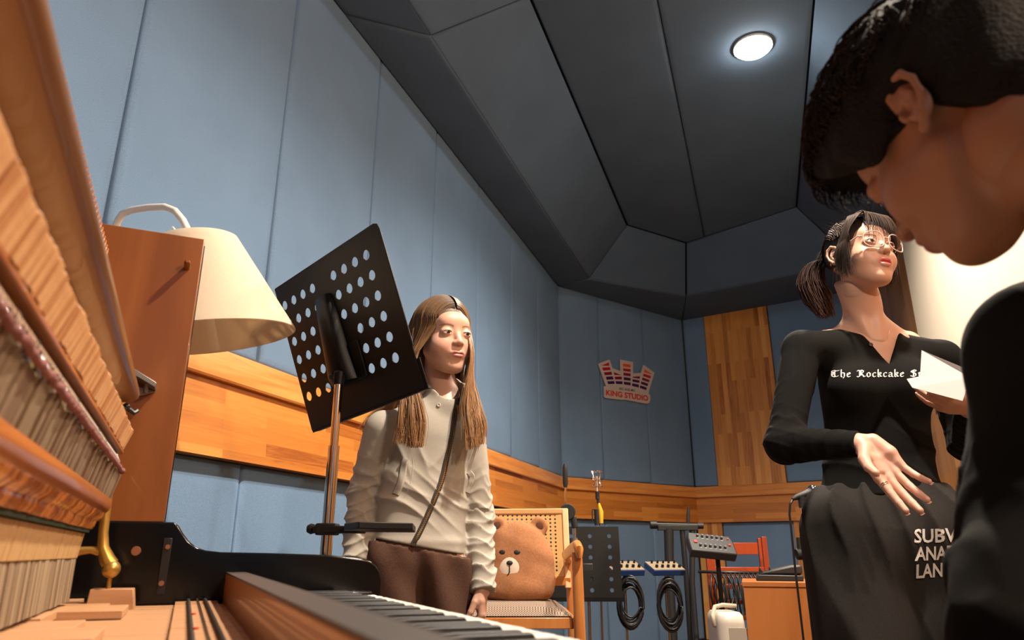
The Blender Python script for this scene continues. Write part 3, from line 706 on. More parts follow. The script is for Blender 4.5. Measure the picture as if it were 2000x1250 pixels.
obj('clamp', MB().prism([(-.024, -.020), (-.0137, -.020), (.024, -.020), (.024, .020), (-.024, .020)], ztr-.014, ztr+.012, 'z'), M_STANDM, tray, bevel=.004)
obj('clamp_knob', MB().tube([(-.022, 0, ztr), (-.038, 0, ztr), (-.046, 0, ztr)], [.008, .012, .008], 12), M_RUB, tray)
# ------------------------------------------------------------------ cane-back armchair
M_CHW = wood('chair_beech_stain', [(.62, .27, .08), (.55, .21, .055), (.42, .14, .03)], (10, 10, 1.5), 1.6, .32, coat=.35)
M_CANE = mat('woven_cane', (.62, .36, .11), .5); mpc = coords(M_CANE, (1, 1, 1)); wv = nd(M_CANE, 'ShaderNodeTexWave', i_Scale=120.0); lk(M_CANE, mpc, 'Vector', wv, 'Vector'); bump(M_CANE, wv, 'Fac', .4, .002)
cn = at(1035, 1100, 2.55)
chair = thing('armchair', 'beech armchair with a woven cane back and brown tweed seat, behind the girl', 'chair', (-.045, 2.62, 0))
YB, YF = 2.95-2.62, 2.43-2.62
zs = at(1020, 1180, 2.5).z; zr = at(1020, 1206, 2.43).z; zr2 = at(1020, 1229, 2.43).z
bt = at(1108, 993, 2.95); bb = at(1110, 1143, 2.86); hwb = bt.x+.045; 
lean = Matrix.Rotation(0, 4, 'X')
zb0, zb1 = bb.z, bt.z; cols_, rows_ = 26, 16
def back_y(z_): return YB-.09*(1-(z_-zb0)/(zb1-zb0))
xi = hwb-.022
cw = 2*xi/(cols_); rh = (zb1-zb0-.05)/rows_
xc = [-xi+cw*i for i in range(cols_+1)]; yc = [zb0+.03+rh*j for j in range(rows_+1)]
mb = perf(xc, yc, {(i, j) for i in range(1, cols_-1) for j in range(rows_) if 1 <= j}, rh*.27, 8)
# back panel bows away in the middle
def bow(x): return .035*(1-(x/xi)**2)
mb.v = [(x, back_y(y)+bow(x), y) for x, y, z_ in mb.v]
o = obj('cane_panel', mb, M_CANE, chair, smooth=0); m_ = o.modifiers.new('thickness', 'SOLIDIFY'); m_.thickness = .003; m_.offset = 0
def bowed(z0, z1, th, x0=-1.0, n=12):
    m = MB(); vs = []
    for i in range(n+1):
        x = -hwb+2*hwb*i/n; b = bow(min(max(x, -xi), xi)); y = back_y((z0+z1)/2)+b
        vs += [(x, y-th, z0), (x, y-th, z1), (x, y+th, z1), (x, y+th, z0)]
    fs = [(i*4+j, (i+1)*4+j, (i+1)*4+(j+1) % 4, i*4+(j+1) % 4) for i in range(n) for j in range(4)]+[(3, 2, 1, 0)[::-1], tuple(n*4+j for j in range(4))[::-1]]
    m.add(vs, fs); return m
M_CHL = wood('chair_beech_light', [(.75, .45, .22), (.66, .36, .15)], (2, 10, 10), 1.6, .35, coat=.3)
obj('top_rail', bowed(zb1-.022, zb1, .011), M_CHL, chair, bevel=.004)
obj('lower_rail', bowed(zb0-.002, zb0+.030, .011), M_CHW, chair, bevel=.004)
for s in (-1, 1):
    x = s*(hwb-.010)
    obj('back_stile', MB().prism([(-.012, 0)]*0+[(back_y(zb0)-.012, zb0-.01), (back_y(zb0)+.012, zb0-.01), (back_y(zb1)+.012, zb1), (back_y(zb1)-.012, zb1)], x-.012, x+.012, 'x'), M_CHL, chair, bevel=.004)
seat = MB(); n = 14; W_, D_ = at(1118, 1190, 2.43).x+.045, .20; vs = []
for i in range(n+1):
    for j in range(n+1):
        a, b = -1+2*i/n, -1+2*j/n; e = (1-abs(a)**5)*(1-abs(b)**5); vs.append((a*W_, (YF+YB-.04)/2+b*(YB-.04-YF)/2, zr+.004+(zs-zr)*e**.5))
seat.add(vs, [(i*(n+1)+j, (i+1)*(n+1)+j, (i+1)*(n+1)+j+1, i*(n+1)+j+1) for i in range(n) for j in range(n)])
M_TWEED = mat('brown_tweed', (.2, .13, .09), .95); mp = coords(M_TWEED, (230, 160, 200)); ck = nd(M_TWEED, 'ShaderNodeTexChecker', i_Scale=1.0); ck.inputs['Color1'].default_value = (.07, .04, .03, 1); ck.inputs['Color2'].default_value = (.36, .27, .20, 1); lk(M_TWEED, mp, 'Vector', ck, 'Vector'); lk(M_TWEED, ck, 'Color', bsdf(M_TWEED), 'Base Color')
obj('seat_cushion', seat, M_TWEED, chair, smooth=60)
fr = MB().box((-W_-.003, YF, zr2), (W_+.003, YF+.022, zr)); obj('front_rail', fr, M_CHW, chair, bevel=.003)
for s in (-1, 1): obj('side_rail', MB().box((s*W_-.010, YF+.02, zr2), (s*W_+.010, YB-.05, zr)), M_CHW, chair, bevel=.003)
obj('seat_board', MB().box((-W_+.01, YF+.02, zr-.012), (W_-.01, YB-.05, zr+.006)), M_CHW, chair)
at_ = at(1126, 1066, 2.40); za = at_.z; xa = at(1128, 1080, 2.41).x+.045
for s in (-1, 1):
    obj('armrest', MB().tube([(s*(xa+.004), YF-.045, za-.035), (s*(xa+.002), YF-.050, za-.012), (s*xa, YF-.02, za-.002), (s*(xa-.004), YF+.10, za-.008), (s*(xa-.012), YB-.16, za-.03), (s*(hwb-.004), YB-.075, za-.05)], [.012, .020, .021, .020, .018, .014], 14, flat=.75), M_CHW, chair, smooth=60)
    obj('leg', MB().tube([(s*(xa-.002), YF-.02, za-.02), (s*(xa+.004), YF-.005, .30), (s*(xa+.012), YF-.02, .002)], [.017, .019, .012], 14), M_CHW, chair, smooth=60)
    obj('leg', MB().tube([(s*(hwb-.002), YB-.070, za-.03), (s*(hwb+.006), YB-.06, .35), (s*(hwb+.010), YB+.02, .002)], [.015, .018, .012], 14), M_CHW, chair, smooth=60)
# ------------------------------------------------------------------ bear-head plush cushion sitting on the chair
M_PLUSH = fabric('brown_plush', (.34, .145, .065), (.46, .21, .10), 160, blotch=.2, bstr=.5)
pc = at(1012, 1100, 2.68)
pb_ = at(1012, 1178, 2.62)
plush = thing('plush_cushion', 'round brown bear-face plush cushion with small ears, propped on the cane-back armchair', 'cushion', (pc.x, 2.68, zs-.006))
pcz = pc.z-(zs-.006)
def f_pl(P):
    d = ell(P, (0, 0, pcz-.012), (.128, .075, .155)); d = smin(d, ell(P, (0, 0, .05), (.118, .085, .055)), .05)
    for s in (-1, 1):
        e = ell(P, (s*.075, .0, pcz+.125), (.034, .018, .034)); e = smax(e, -ell(P, (s*.075, -.022, pcz+.125), (.020, .014, .020)), .006); d = smin(d, e, .012)
    d = smax(d, -(P[:, 2]-0.004), .02)
    return d+.0016*np.sin(P[:, 0]*70+P[:, 2]*40)*np.sin(P[:, 2]*55-P[:, 0]*30)
v_, q_ = net(f_pl, (-.16, -.12, -.02), (.16, .12, .36), .005)
zc = v_[:, 2]; plush_b = net_obj('plush_body', v_, q_, M_PLUSH, plush)
M_CREAMP = mat('cream_plush', (.72, .58, .46), .9)
fy = -.073
def onpl(x, z_): return Vector((x, -.075*math.sqrt(max(0, 1-(x/.128)**2-((z_-(pcz-.012))/.155)**2))-.001, z_))
def patch(name, cx, cz, rx, rz, m, d=.006):
    mb = MB(); n = 20; vs = [onpl(cx, cz)+Vector((0, -d, 0))]; fs = []
    for k in range(1, 5):
        for j in range(n): a = 2*PI*j/n; q = k/4; p = onpl(cx+rx*q*math.cos(a), cz+rz*q*math.sin(a)); vs.append(p+Vector((0, -d*math.sqrt(max(0, 1-q*q))-.0006, 0)))
    for j in range(n): fs.append((0, 1+(j+1) % n, 1+j))
    for k in range(3):
        for j in range(n): fs.append((1+k*n+j, 1+k*n+(j+1) % n, 1+(k+1)*n+(j+1) % n, 1+(k+1)*n+j))
    mb.add(vs, fs); return obj(name, mb, m, plush, smooth=180)
mz = at(996, 1115, 2.62).z-(zs-.006); mx = -.03
patch('muzzle', mx, mz, .036, .045, M_CREAMP); patch('nose', mx, mz+.026, .013, .009, M_RUB, .011)
for s in (-1, 1): patch('eye', mx+s*.026, mz+.062, .011, .007, M_RUB, .003)
obj('stitched_mouth', MB().tube([onpl(mx, mz+.02)+Vector((0, -.008, 0)), onpl(mx, mz-.004)+Vector((0, -.009, 0)), onpl(mx-.009, mz-.016)+Vector((0, -.008, 0))], .0017, 6), M_RUB, plush)
for s in (-1, 1): obj('inner_ear', MB().sphere((s*.075, -.010, pcz+.124), (.017, .005, .017), 14), mat('dark_inner_ear', (.10, .035, .02), .9), plush)
# ------------------------------------------------------------------ stands and gear along the back wall
def g(px, py, Y): return at(px, py, Y)
# boom stand with a foam grip
b0 = g(1107, 990, 3.2); t = thing('microphone_stand', 'black microphone stand with a slim vertical boom and round joint, behind the cane-back armchair', 'microphone stand', (b0.x, 3.2, 0))
z1 = g(1104, 906, 3.2).z; z2 = g(1104, 952, 3.2).z; z3 = g(1107, 1000, 3.2).z; z4 = g(1108, 1022, 3.2).z; dx = g(1104, 930, 3.2).x-b0.x
obj('boom_counterweight', MB().lathe([(0, z1), (.006, z1), (.010, z1-.012), (.0115, z1-.03), (.0115, z2+.02), (.008, z2), (0, z2)], 16, (dx, 0, 0)), M_RUB, t)
obj('boom', MB().tube([(dx, 0, z2+.005), (dx, 0, z3)], .0042, 10), M_CHROME, t)
obj('boom_joint', MB().tube([(.002, -.018, z3), (.002, .018, z3)], .034, 24).tube([(.026, 0, z3-.02), (.034, 0, z4-.02)], .014, 12), M_RUB, t, bevel=.003)
obj('upper_pole', MB().tube([(.030, 0, z4-.02), (.030, 0, .45)], .0085, 12), M_STEEL, t)
obj('pole_grip', MB().tube([(.030, 0, z4-.06), (.030, 0, z4-.13)], .013, 12), mat('grey_plastic', (.12, .12, .12), .5), t)
obj('lower_pole', MB().tube([(.030, 0, .5), (.030, 0, .03)], .012, 12), M_STAND, t)
for k in range(3): a = k*2.094+.4; obj('leg', MB().tube([(.03, 0, .06), (.03+.15*math.cos(a), .15*math.sin(a), .012)], .009, 8), M_STAND, t)
# shock mount on a stand with a yellow cable tie
b0 = g(1168, 1000, 3.95); t = thing('shock_mount_stand', 'microphone stand topped by a chrome shock mount with a yellow strap', 'microphone stand', (b0.x, 3.95, 0))
sz = lambda py: g(1168, py, 3.95).z
zc_ = sz(938); 
cage = MB()
for zz, rr in ((sz(921), .033), (sz(938), .026), (sz(950), .030)):
    cage.tube([(rr*math.cos(i*PI/10), rr*math.sin(i*PI/10), zz) for i in range(21)], .0022, 6, caps=False)
for k in range(4):
    a = k*PI/2+.5; cage.tube([(.033*math.cos(a), .033*math.sin(a), sz(920)), (.022*math.cos(a+.5), .022*math.sin(a+.5), sz(938)), (.030*math.cos(a), .030*math.sin(a), sz(951))], .0018, 6)
obj('shock_mount_cage', cage, M_CHROME, t)
obj('mount_core', MB().cyl((0, 0, sz(950)), (0, 0, sz(930)), .010, 12).cyl((.0, 0, sz(962)), (0, 0, sz(948)), .006, 10), M_STEEL, t)
obj('swivel', MB().tube([(0, 0, sz(960)), (0, 0, sz(975))], .011, 12).tube([(.002, 0, sz(975)), (.004, 0, sz(984))], .008, 12), M_RUB, t)
obj('yellow_strap', MB().tube([(.006, -.004, sz(983)), (.014, -.006, sz(1000)), (.014, -.004, sz(1022))], [.006, .014, .011], 10), mat('yellow_plastic', (.80, .42, .02), .4), t)
obj('clutch', MB().tube([(-.006, 0, sz(995)), (-.006, 0, sz(1026))], .015, 14).tube([(-.03, 0, sz(995)), (-.032, 0, sz(1022))], .003, 8).tube([(-.03, 0, sz(995)), (-.006, 0, sz(995))], .003, 8), M_RUB, t)
obj('pole', MB().tube([(-.004, 0, sz(1020)), (-.004, 0, .05)], .010, 12), M_STEEL, t)
for k in range(3): a = k*2.094+1.2; obj('leg', MB().tube([(0, 0, .07), (.17*math.cos(a), .26*math.sin(a), .012)], .009, 8), M_STAND, t)
# second music stand, upright perforated desk
Yq = 3.55; c2 = g(1140, 1100, Yq); t = thing('music_stand', 'smaller black music stand with an upright perforated desk, behind the armchair', 'music stand', (c2.x, Yq, 0))
w2_ = (g(1213, 1100, Yq).x-c2.x); zt_, zb_ = g(1150, 1028, Yq).z, g(1150, 1172, Yq).z
cxs = [g(px, 1100, Yq).x-c2.x for px in (1078, 1116, 1155, 1175, 1193.5)]; hr = .0095
step = (g(1193.5, 1100, Yq).x-g(1155, 1100, Yq).x); xs = []
xs = [-w2_]+[cxs[2]+step*(k-.5) for k in (-2, -1, 0, 1, 2)]+[w2_]
zh = [g(1155, py, Yq).z for py in (1047, 1068, 1089, 1110, 1132, 1153)]; dz = (zh[0]-zh[-1])/5
ys = [zb_]+[zh[-1]+dz*(k-.5) for k in range(7)]+[zt_]
mb = perf(xs, ys, {(i, j) for i in (1, 2, 3, 4) for j in range(1, 7)}, hr, 16)
mb.v = [(x, (y-zb_)*.12, y) for x, y, _ in mb.v]
o = obj('desk', mb, M_STAND, t, smooth=0); m_ = o.modifiers.new('thickness', 'SOLIDIFY'); m_.thickness = .003; m_.offset = 0
obj('desk_lip', MB().box((-w2_, -.045, zb_-.004), (w2_, .0, zb_)).box((-w2_, -.047, zb_-.004), (w2_, -.045, zb_+.014)), M_STAND, t)
obj('pole', MB().tube([(.02, .045, zb_+.14), (.02, .045, .1)], .011, 12), M_STEEL, t); 
obj('desk_clamp', MB().box((-.005, .014, zb_+.06), (.045, .05, zb_+.16)), M_STANDM, t, bevel=.004)
for k in range(3): a = k*2.094-.5; obj('leg', MB().tube([(.02, .045, .34), (.02+.10*math.cos(a), .045+.10*math.sin(a), .2), (.02+.17*math.cos(a), .045+.17*math.sin(a), .012)], .009, 8), M_STAND, t)
# cable coils (loops hung from the stands)
def coil(c, r, n=9, seed=0, rz=0.0, h=1.35):
    R_ = random.Random(seed); mb = MB(); pts = []
    for i in range(n*20+1):
        a = 2*PI*i/20; lp = i//20; k = r*(1+.16*math.sin(i*.31+seed)+.14*math.sin(lp*2.7+seed)); pts.append((c[0]+k*.75*math.cos(a)*math.cos(rz), c[1]+.022*math.sin(i*.17)+.010*math.sin(lp*4.1)+k*.75*math.cos(a)*math.sin(rz), c[2]-.02*math.sin(lp*1.9)+k*h*math.sin(a)))
    mb.tube(pts, .0052, 6); return mb
M_CABLE = mat('black_cable', (.010, .010, .011), .42)
M_MIXB = mat('mixer_blue_side', (.012, .045, .17), .4); M_MIXT = mat('mixer_cream_top', (.28, .22, .15), .5); M_KNOB = mat('black_knob', (.012, .012, .012), .35)
def monitor(pxc, Y, label, hw=.088, rz=0.3):
    z0 = g(pxc, 1122, Y).z; c = g(pxc, 1110, Y); t = thing('monitor_mixer', label, 'mixer', (c.x, Y, 0), rz, 'cream and blue headphone mixers on poles')
    zz = g(pxc, 1110, Y).z; tl = .36
    M = Matrix.Translation((0, 0, zz)) @ Matrix.Rotation(tl, 4, 'X')
    obj('case', MB().prism([(-hw, -.055), (hw, -.055), (hw, .055), (-hw, .055)], -.017, .012, 'z', M=M), M_MIXB, t, bevel=.003)
    obj('top_plate', MB().box((-hw+.002, -.053, .0122), (hw-.002, .053, .0145), M=M), M_MIXT, t)
    for r_, (yy, rr, hh) in enumerate(((.032, .006, .014), (-.022, .008, .013))):
        for k in range(5): 
            x = -hw+.03+k*.032; obj('knob', MB().lathe([(0, .0145+hh), (rr*.85, .0145+hh), (rr, .016), (rr, .0145), (0, .0145)], 12, (x, yy, 0), M=M), M_KNOB, t)
    for k in (-1, 1): obj('screw', MB().lathe([(0, -.0565), (.003, -.056), (.003, -.0545), (0, -.0545)], 8, M=M @ Matrix.Translation((k*hw*.7, 0, -.003)) @ Matrix.Rotation(0, 4, 'X')), M_STEEL, t) if False else None
    obj('pole', MB().tube([(0, 0, zz-.012), (0, 0, .1)], .009, 12), M_STEEL, t)
    for k in range(3): a = k*2.094+.8; obj('leg', MB().tube([(0, 0, .13), (.15*math.cos(a), .15*math.sin(a), .012)], .008, 8), M_STAND, t)
    return t, c, zz
for pxc, Y, lab, cl, sd in ((1218, 3.70, 'cream and blue headphone mixer on a pole, partly hidden by the smaller music stand', 'black cable coiled under the headphone mixer nearest the smaller music stand', 1),
                            (1298, 3.85, 'cream and blue headphone mixer on a pole, in front of the keyboard stand', 'black cable coiled under the headphone mixer in front of the keyboard stand', 5)):
    t, c, zz = monitor(pxc, Y, lab)
    o = obj('coiled_cable', coil((0, 0, 0), .072, 12, sd), M_CABLE, None, smooth=180); o.location = (c.x+.015, Y-.035, zz-.165)
    tag(o, cl, 'cable', 'coiled cables hanging on the poles')
# tall keyboard stand
Yk = 4.5; c = g(1310, 1060, Yk); t = thing('keyboard_stand', 'tall black folding keyboard stand with a wide top bar, against the blue back wall', 'stand', (c.x, Yk, 0))
K = lambda px, py, Y=Yk: (g(px, py, Y).x-c.x, Y-Yk, g(px, py, Y).z)
obj('top_bar', MB().tube([K(1272, 1025), K(1371, 1027)], .014, 10).tube([K(1270, 1025), K(1282, 1025)], .024, 12).tube([K(1362, 1027), K(1373, 1027)], .018, 12), M_STANDM, t)
obj('top_arm', MB().box((K(1284, 1030)[0], -.02, K(1284, 1036)[2]), (K(1362, 1030)[0], .02, K(1284, 1026)[2])), M_STANDM, t, bevel=.003)
obj('front_post', MB().tube([K(1306, 1032), K(1308, 1130), (K(1312, 1250)[0], -.05, .02)], [.030, .026, .022], 12), M_STANDM, t)
obj('rear_post', MB().tube([K(1332, 1032), K(1340, 1120), (K(1352, 1250)[0], .05, .02)], .016, 10), M_STANDM, t)
obj('side_post', MB().tube([K(1352, 1030), K(1352, 1140), (K(1354, 1250)[0], -.08, .02)], .017, 10), M_STANDM, t)
obj('slotted_upright', MB().tube([K(1344, 1026), K(1344, 1005), K(1345, 991)], [.011, .011, .008], 10), M_STANDM, t)
obj('floor_bar', MB().box((K(1306, 1030)[0]-.1, -.2, 0), (K(1352, 1030)[0]+.06, -.16, .03)).box((K(1306, 1030)[0]-.1, .12, 0), (K(1352, 1030)[0]+.06, .16, .03)).box((K(1330, 1030)[0]-.02, -.17, .0), (K(1330, 1030)[0]+.02, .13, .025)), M_STANDM, t, bevel=.003)
# black personal mixer tilted towards the player on a pole
Ym = 3.60; c = g(1390, 1065, Ym); t = thing('personal_mixer', 'black tilted mixer with red buttons on a pole, in front of the red wooden rack', 'mixer', (c.x, Ym, 0), .06)
P4 = [g(1343, 1073, Ym-.05), g(1432, 1084, Ym-.05), g(1434, 1046, Ym+.05), g(1352, 1040, Ym+.05)]
hwm = (P4[1].x-P4[0].x)/2+.004; zm0, zm1 = (P4[0].z+P4[1].z)/2, (P4[2].z+P4[3].z)/2; hm = math.hypot(zm1-zm0, .10)/2
al = math.atan2(zm1-zm0, .10); M = Matrix.Translation((0, 0, (zm0+zm1)/2)) @ Matrix.Rotation(-.10, 4, 'Y').inverted() @ Matrix.Rotation(al, 4, 'X')
obj('case', MB().prism([(-hwm, -hm), (hwm, -hm), (hwm*1.02, hm*.4), (hwm*.93, hm), (-hwm*.93, hm), (-hwm*1.0, hm*.4)], -.045, 0, 'z', M=M), mat('mixer_black_case', (.018, .018, .020), .5), t, bevel=.006)
M_WMARK = mat('panel_white_print', (.35, .35, .35), .5); M_REDB = mat('red_button', (.75, .03, .015), .4)
for r_, yy in enumerate((hm*.62, -hm*.42)):
    for k in range(6):
        x = -hwm*.55+k*hwm*.215; obj('knob', MB().lathe([(0, .012), (.0055, .012), (.0065, .001), (.0065, 0), (0, 0)], 12, (x, yy, 0), M=M), mat('mixer_knob_grey', (.10, .10, .10), .4) if k+r_ == 0 else bpy.data.materials['mixer_knob_grey'], t)
        obj('knob_mark', MB().box((x-.005, yy-.015, .0), (x+.005, yy-.0115, .0008), M=M), M_WMARK, t)
for x, y, s in ((-hwm*.72, -.004, .008), (hwm*.78, -.004, .006), (hwm*.80, hm*.6, .004)): obj('button', MB().box((x-s, y-s*.9, 0), (x+s, y+s*.9, .005), M=M), M_REDB, t, bevel=.001)
obj('pole', MB().tube([(.03, .02, zm0-.01), (.035, .02, .12)], .011, 12), M_STAND, t)
obj('mounting_plate', MB().box((-.0, .0, zm0-.032), (.065, .05, zm0-.002)), M_STANDM, t, bevel=.003)
for k in range(3): a = k*2.094+2.1; obj('leg', MB().tube([(.035, .02, .16), (.035+.15*math.cos(a), .02+.15*math.sin(a), .012)], .009, 8), M_STAND, t)
# red-stained wooden rack
Yr = 4.2; c = g(1435, 1100, Yr); t = thing('wooden_rack', 'red-stained slatted wooden rack behind the black tilted mixer', 'rack', (c.x, Yr, 0))
M_REDW = wood('red_stained_wood', [(.42, .065, .012), (.34, .045, .009), (.24, .03, .006)], (8, 8, 1.5), 1.6, .4, coat=.3)
X = lambda px: g(px, 1100, Yr).x-c.x
Z = lambda py: g(1435, py, Yr).z
for a, b, zt0, yy in ((1371, 1386, 1080, -.10), (1388, 1400, 1080, .06), (1480, 1489, 1049, -.10), (1491, 1500, 1051, .06)):
    obj('post', MB().box((X(a), yy-.012, 0), (X(b), yy+.012, Z(zt0))), M_REDW, t, bevel=.002)
obj('top_rail', MB().box((X(1400), -.02, Z(1083)), (X(1481), 0, Z(1060))), M_REDW, t, bevel=.002)
obj('middle_rail', MB().box((X(1386), -.1, Z(1128)), (X(1481), -.085, Z(1107))), M_REDW, t, bevel=.002)
for k in range(9):
    z_ = Z(1140)-k*.078
    obj('slat', MB().box((X(1386), -.095, z_-.022), (X(1481), .06, z_)), M_REDW, t, bevel=.002)
o = obj('coiled_cable', MB(), M_CABLE, None) if False else None
cb = MB(); R_ = random.Random(3)
for k in range(12):
    x = -.13+k*.024; h_ = .16+.09*R_.random(); cb.tube([(x, 0, 0), (x+.012, -.03, -.03), (x+.022+R_.uniform(-.01, .02), -.035, -h_*.6), (x+.014, -.03, -h_), (x-.012, -.028, -h_*.95), (x-.02, -.03, -h_*.5), (x-.004, -.012, -.01)], .0055, 7)
cb.tube([(-.20, 0, .004), (.22, 0, -.006)], .008, 8)
cable_p = g(1437, 1118, Yr-.14); o = obj('hanging_cables', cb, M_CABLE, None, smooth=180); o.location = cable_p; tag(o, 'bundle of black cables draped over a rod on the red wooden rack', 'cables')
# orange-brown cabinet with a black case on it
Yc = 3.0; c = g(1530, 1150, Yc); zt_ = g(1500, 1136, Yc).z
t = thing('wooden_cabinet', 'plain orange-brown wooden cabinet beside the woman', 'cabinet', (c.x, Yc+.2, 0), -.30)
xl = g(1455, 1180, Yc).x-c.x; _q = g(1455, 1180, Yc); t.location = (_q.x-(xl*math.cos(.3)-.2*math.sin(.3)), _q.y-(-xl*math.sin(.3)-.2*math.cos(.3)), 0); CABL = t.location.copy(); M_CAB = wood('cabinet_laminate', [(.46, .17, .045), (.40, .14, .035), (.33, .105, .025)], (5, 5, .8), 1.6, .42, coat=.15)
obj('body', MB().box((xl, -.2, .04), (xl+.50, .2, zt_-.018)), M_CAB, t, bevel=.002); obj('top', MB().box((xl-.004, -.204, zt_-.018), (xl+.504, .204, zt_)), M_CAB, t, bevel=.0015)
obj('plinth', MB().box((xl+.02, -.18, 0), (xl+.48, .18, .04)), M_STANDM, t)
cc = g(1530, 1130, Yc+.03); t = thing('equipment_case', 'low black hard case lying on the orange-brown cabinet', 'case', (cc.x+.03, Yc+.14, zt_), -.30)
hx = g(1575, 1130, Yc).x-cc.x; x0 = g(1486, 1130, Yc).x-cc.x
obj('lower_shell', MB().prism([(x0, .0), (hx, 0), (hx, .022), (x0+.008, .024)], -.10, .12, 'y'), M_STANDM, t, bevel=.004)
obj('upper_shell', MB().prism([(x0+.01, .025), (hx, .025), (hx, .062), (x0+.14, .060), (x0+.07, .045)], -.09, .11, 'y'), mat('case_grey_black', (.022, .022, .023), .5), t, bevel=.008)
for dxx in (.012, .05): obj('latch', MB().prism([(x0+dxx, .024), (x0+dxx+.024, .024), (x0+dxx+.004, .055)], -.07, -.05, 'y'), M_STANDM, t, bevel=.001)
# vocal microphone on a stand beside the cabinet, its cable drooping
Yv = 2.55; c = g(1567, 980, Yv); t = thing('microphone_stand', 'vocal microphone on a stand with a drooping black cable, just behind the woman', 'microphone stand', (c.x, Yv, 0))
Vv = lambda px, py, Y=Yv: (g(px, py, Y).x-c.x, Y-Yv, g(px, py, Y).z)
obj('microphone', MB().tube([Vv(1548, 975), Vv(1556, 971), Vv(1572, 966), Vv(1580, 963)], [.006, .010, .013, .015], 16), M_STANDM, t, smooth=60)
obj('microphone_grille', MB().sphere(Vv(1588, 959), .021, 16), M_CHROME, t)
obj('clip', MB().tube([Vv(1566, 970), Vv(1567, 992)], [.014, .011], 12), M_RUB, t)
obj('upper_pole', MB().tube([Vv(1568, 990), Vv(1571, 1030), Vv(1571, 1060)], .008, 12), M_STEEL, t)
xp = Vv(1571, 1060)
obj('lower_pole', MB().tube([xp, (xp[0], 0, .06)], .012, 12), M_STAND, t); obj('boom_knob', MB().tube([Vv(1556, 1083), Vv(1575, 1080)], [.018, .022], 12).tube([Vv(1563, 1050), Vv(1565, 1076)], .014, 10), M_RUB, t)
obj('cable', MB().tube([Vv(1549, 975), Vv(1543, 985), Vv(1542, 1005), Vv(1545, 1030), Vv(1549, 1070), Vv(1553, 1110), (Vv(1560, 1130)[0], .02, .35), (xp[0]-.02, .02, .01)], .004, 8), M_CABLE, t, smooth=180)
for k in range(3): a = k*2.094+.3; obj('leg', MB().tube([(xp[0], 0, .08), (xp[0]+.15*math.cos(a), .15*math.sin(a), .012)], .009, 8), M_STAND, t)
# white appliance on the floor
Yw = 2.85; c = g(1430, 1230, Yw); zt_ = g(1430, 1197, Yw).z
t = thing('humidifier', 'white rounded plastic appliance on the floor beside the orange-brown cabinet', 'appliance', (c.x, Yw+.08, 0))
hx = g(1457, 1230, Yw).x-c.x
def rrect(w, d, r, n=5):
    out = []
    for cx, cy, a0 in ((w-r, d-r, 0), (-w+r, d-r, 90), (-w+r, -d+r, 180), (w-r, -d+r, 270)):
        for k in range(n+1): a = math.radians(a0+90*k/n); out.append((cx+r*math.cos(a), cy+r*math.sin(a)))
    return out
M_APP = mat('warm_white_plastic', (.62, .56, .48), .35)
mb = MB(); rings = [(0, .92), (.02, 1), (zt_-.04, 1), (zt_-.012, .95), (zt_, .8)]; vs = []; rr = rrect(hx, .10, .035)
for z_, s in rings: vs += [(x*s, y*s, z_) for x, y in rr]
nr = len(rr); mb.add(vs, [(i*nr+j, i*nr+(j+1) % nr, (i+1)*nr+(j+1) % nr, (i+1)*nr+j) for i in range(4) for j in range(nr)]+[tuple(range(nr-1, -1, -1)), tuple(range(4*nr, 5*nr))])
obj('body', mb, M_APP, t, smooth=50)
obj('handle_cord', MB().tube([(-hx*1.04, -.05, zt_-.05), (-hx*1.08, -.03, zt_-.012), (-hx*.7, 0, zt_+.016), (-hx*.1, 0, zt_+.022), (hx*.9, 0, zt_+.018)], .008, 10), mat('beige_cord', (.48, .40, .30), .6), t, smooth=180)
obj('front_panel', MB().box((-hx*.35, -.102, .05), (hx*.9, -.099, zt_-.05)), mat('warm_grey_plastic', (.40, .35, .29), .35), t)
# ------------------------------------------------------------------ studio sign on the back wall
SG = lambda x, y: wall_sz(1150+x/11.364, 690+y/11.364, C12, D2)
sc_ = SG(760, 640); sgn = thing('wall_sign', 'white crown-shaped studio sign with red and purple bars on the blue back wall', 'sign', (C12[0]+D2[0]*sc_[0]+D2[1]*.012, C12[1]+D2[1]*sc_[0]-D2[0]*.012, sc_[1]), math.atan2(D2[1], D2[0]))
def SGP(pts): return [(s-sc_[0], z_-sc_[1]) for s, z_ in (SG(*p) for p in pts)]
outl = [(175, 245), (415, 150), (430, 165), (490, 340), (665, 405), (660, 150), (945, 205), (945, 455), (1120, 445), (1178, 265), (1420, 440), (1285, 890), (1315, 930), (1330, 985), (1325, 1060), (1300, 1110), (1250, 1128), (740, 1035), (700, 1045), (340, 1000), (300, 970), (300, 745), (350, 745)]
obj('sign_board', MB().prism(SGP(outl), -.010, .0, 'y'), mat('sign_white', (.56, .49, .46), .4), sgn, smooth=0)
cols = {'o': (.80, .10, .006), 'r': (.45, .01, .012), 'd': (.22, .006, .025), 'p': (.055, .006, .075), 'b': (.045, .008, .10)}
SM = {k: mat('sign_print_'+n, v, .4) for (k, v), n in zip(cols.items(), ('orange', 'red', 'crimson', 'purple', 'violet'))}
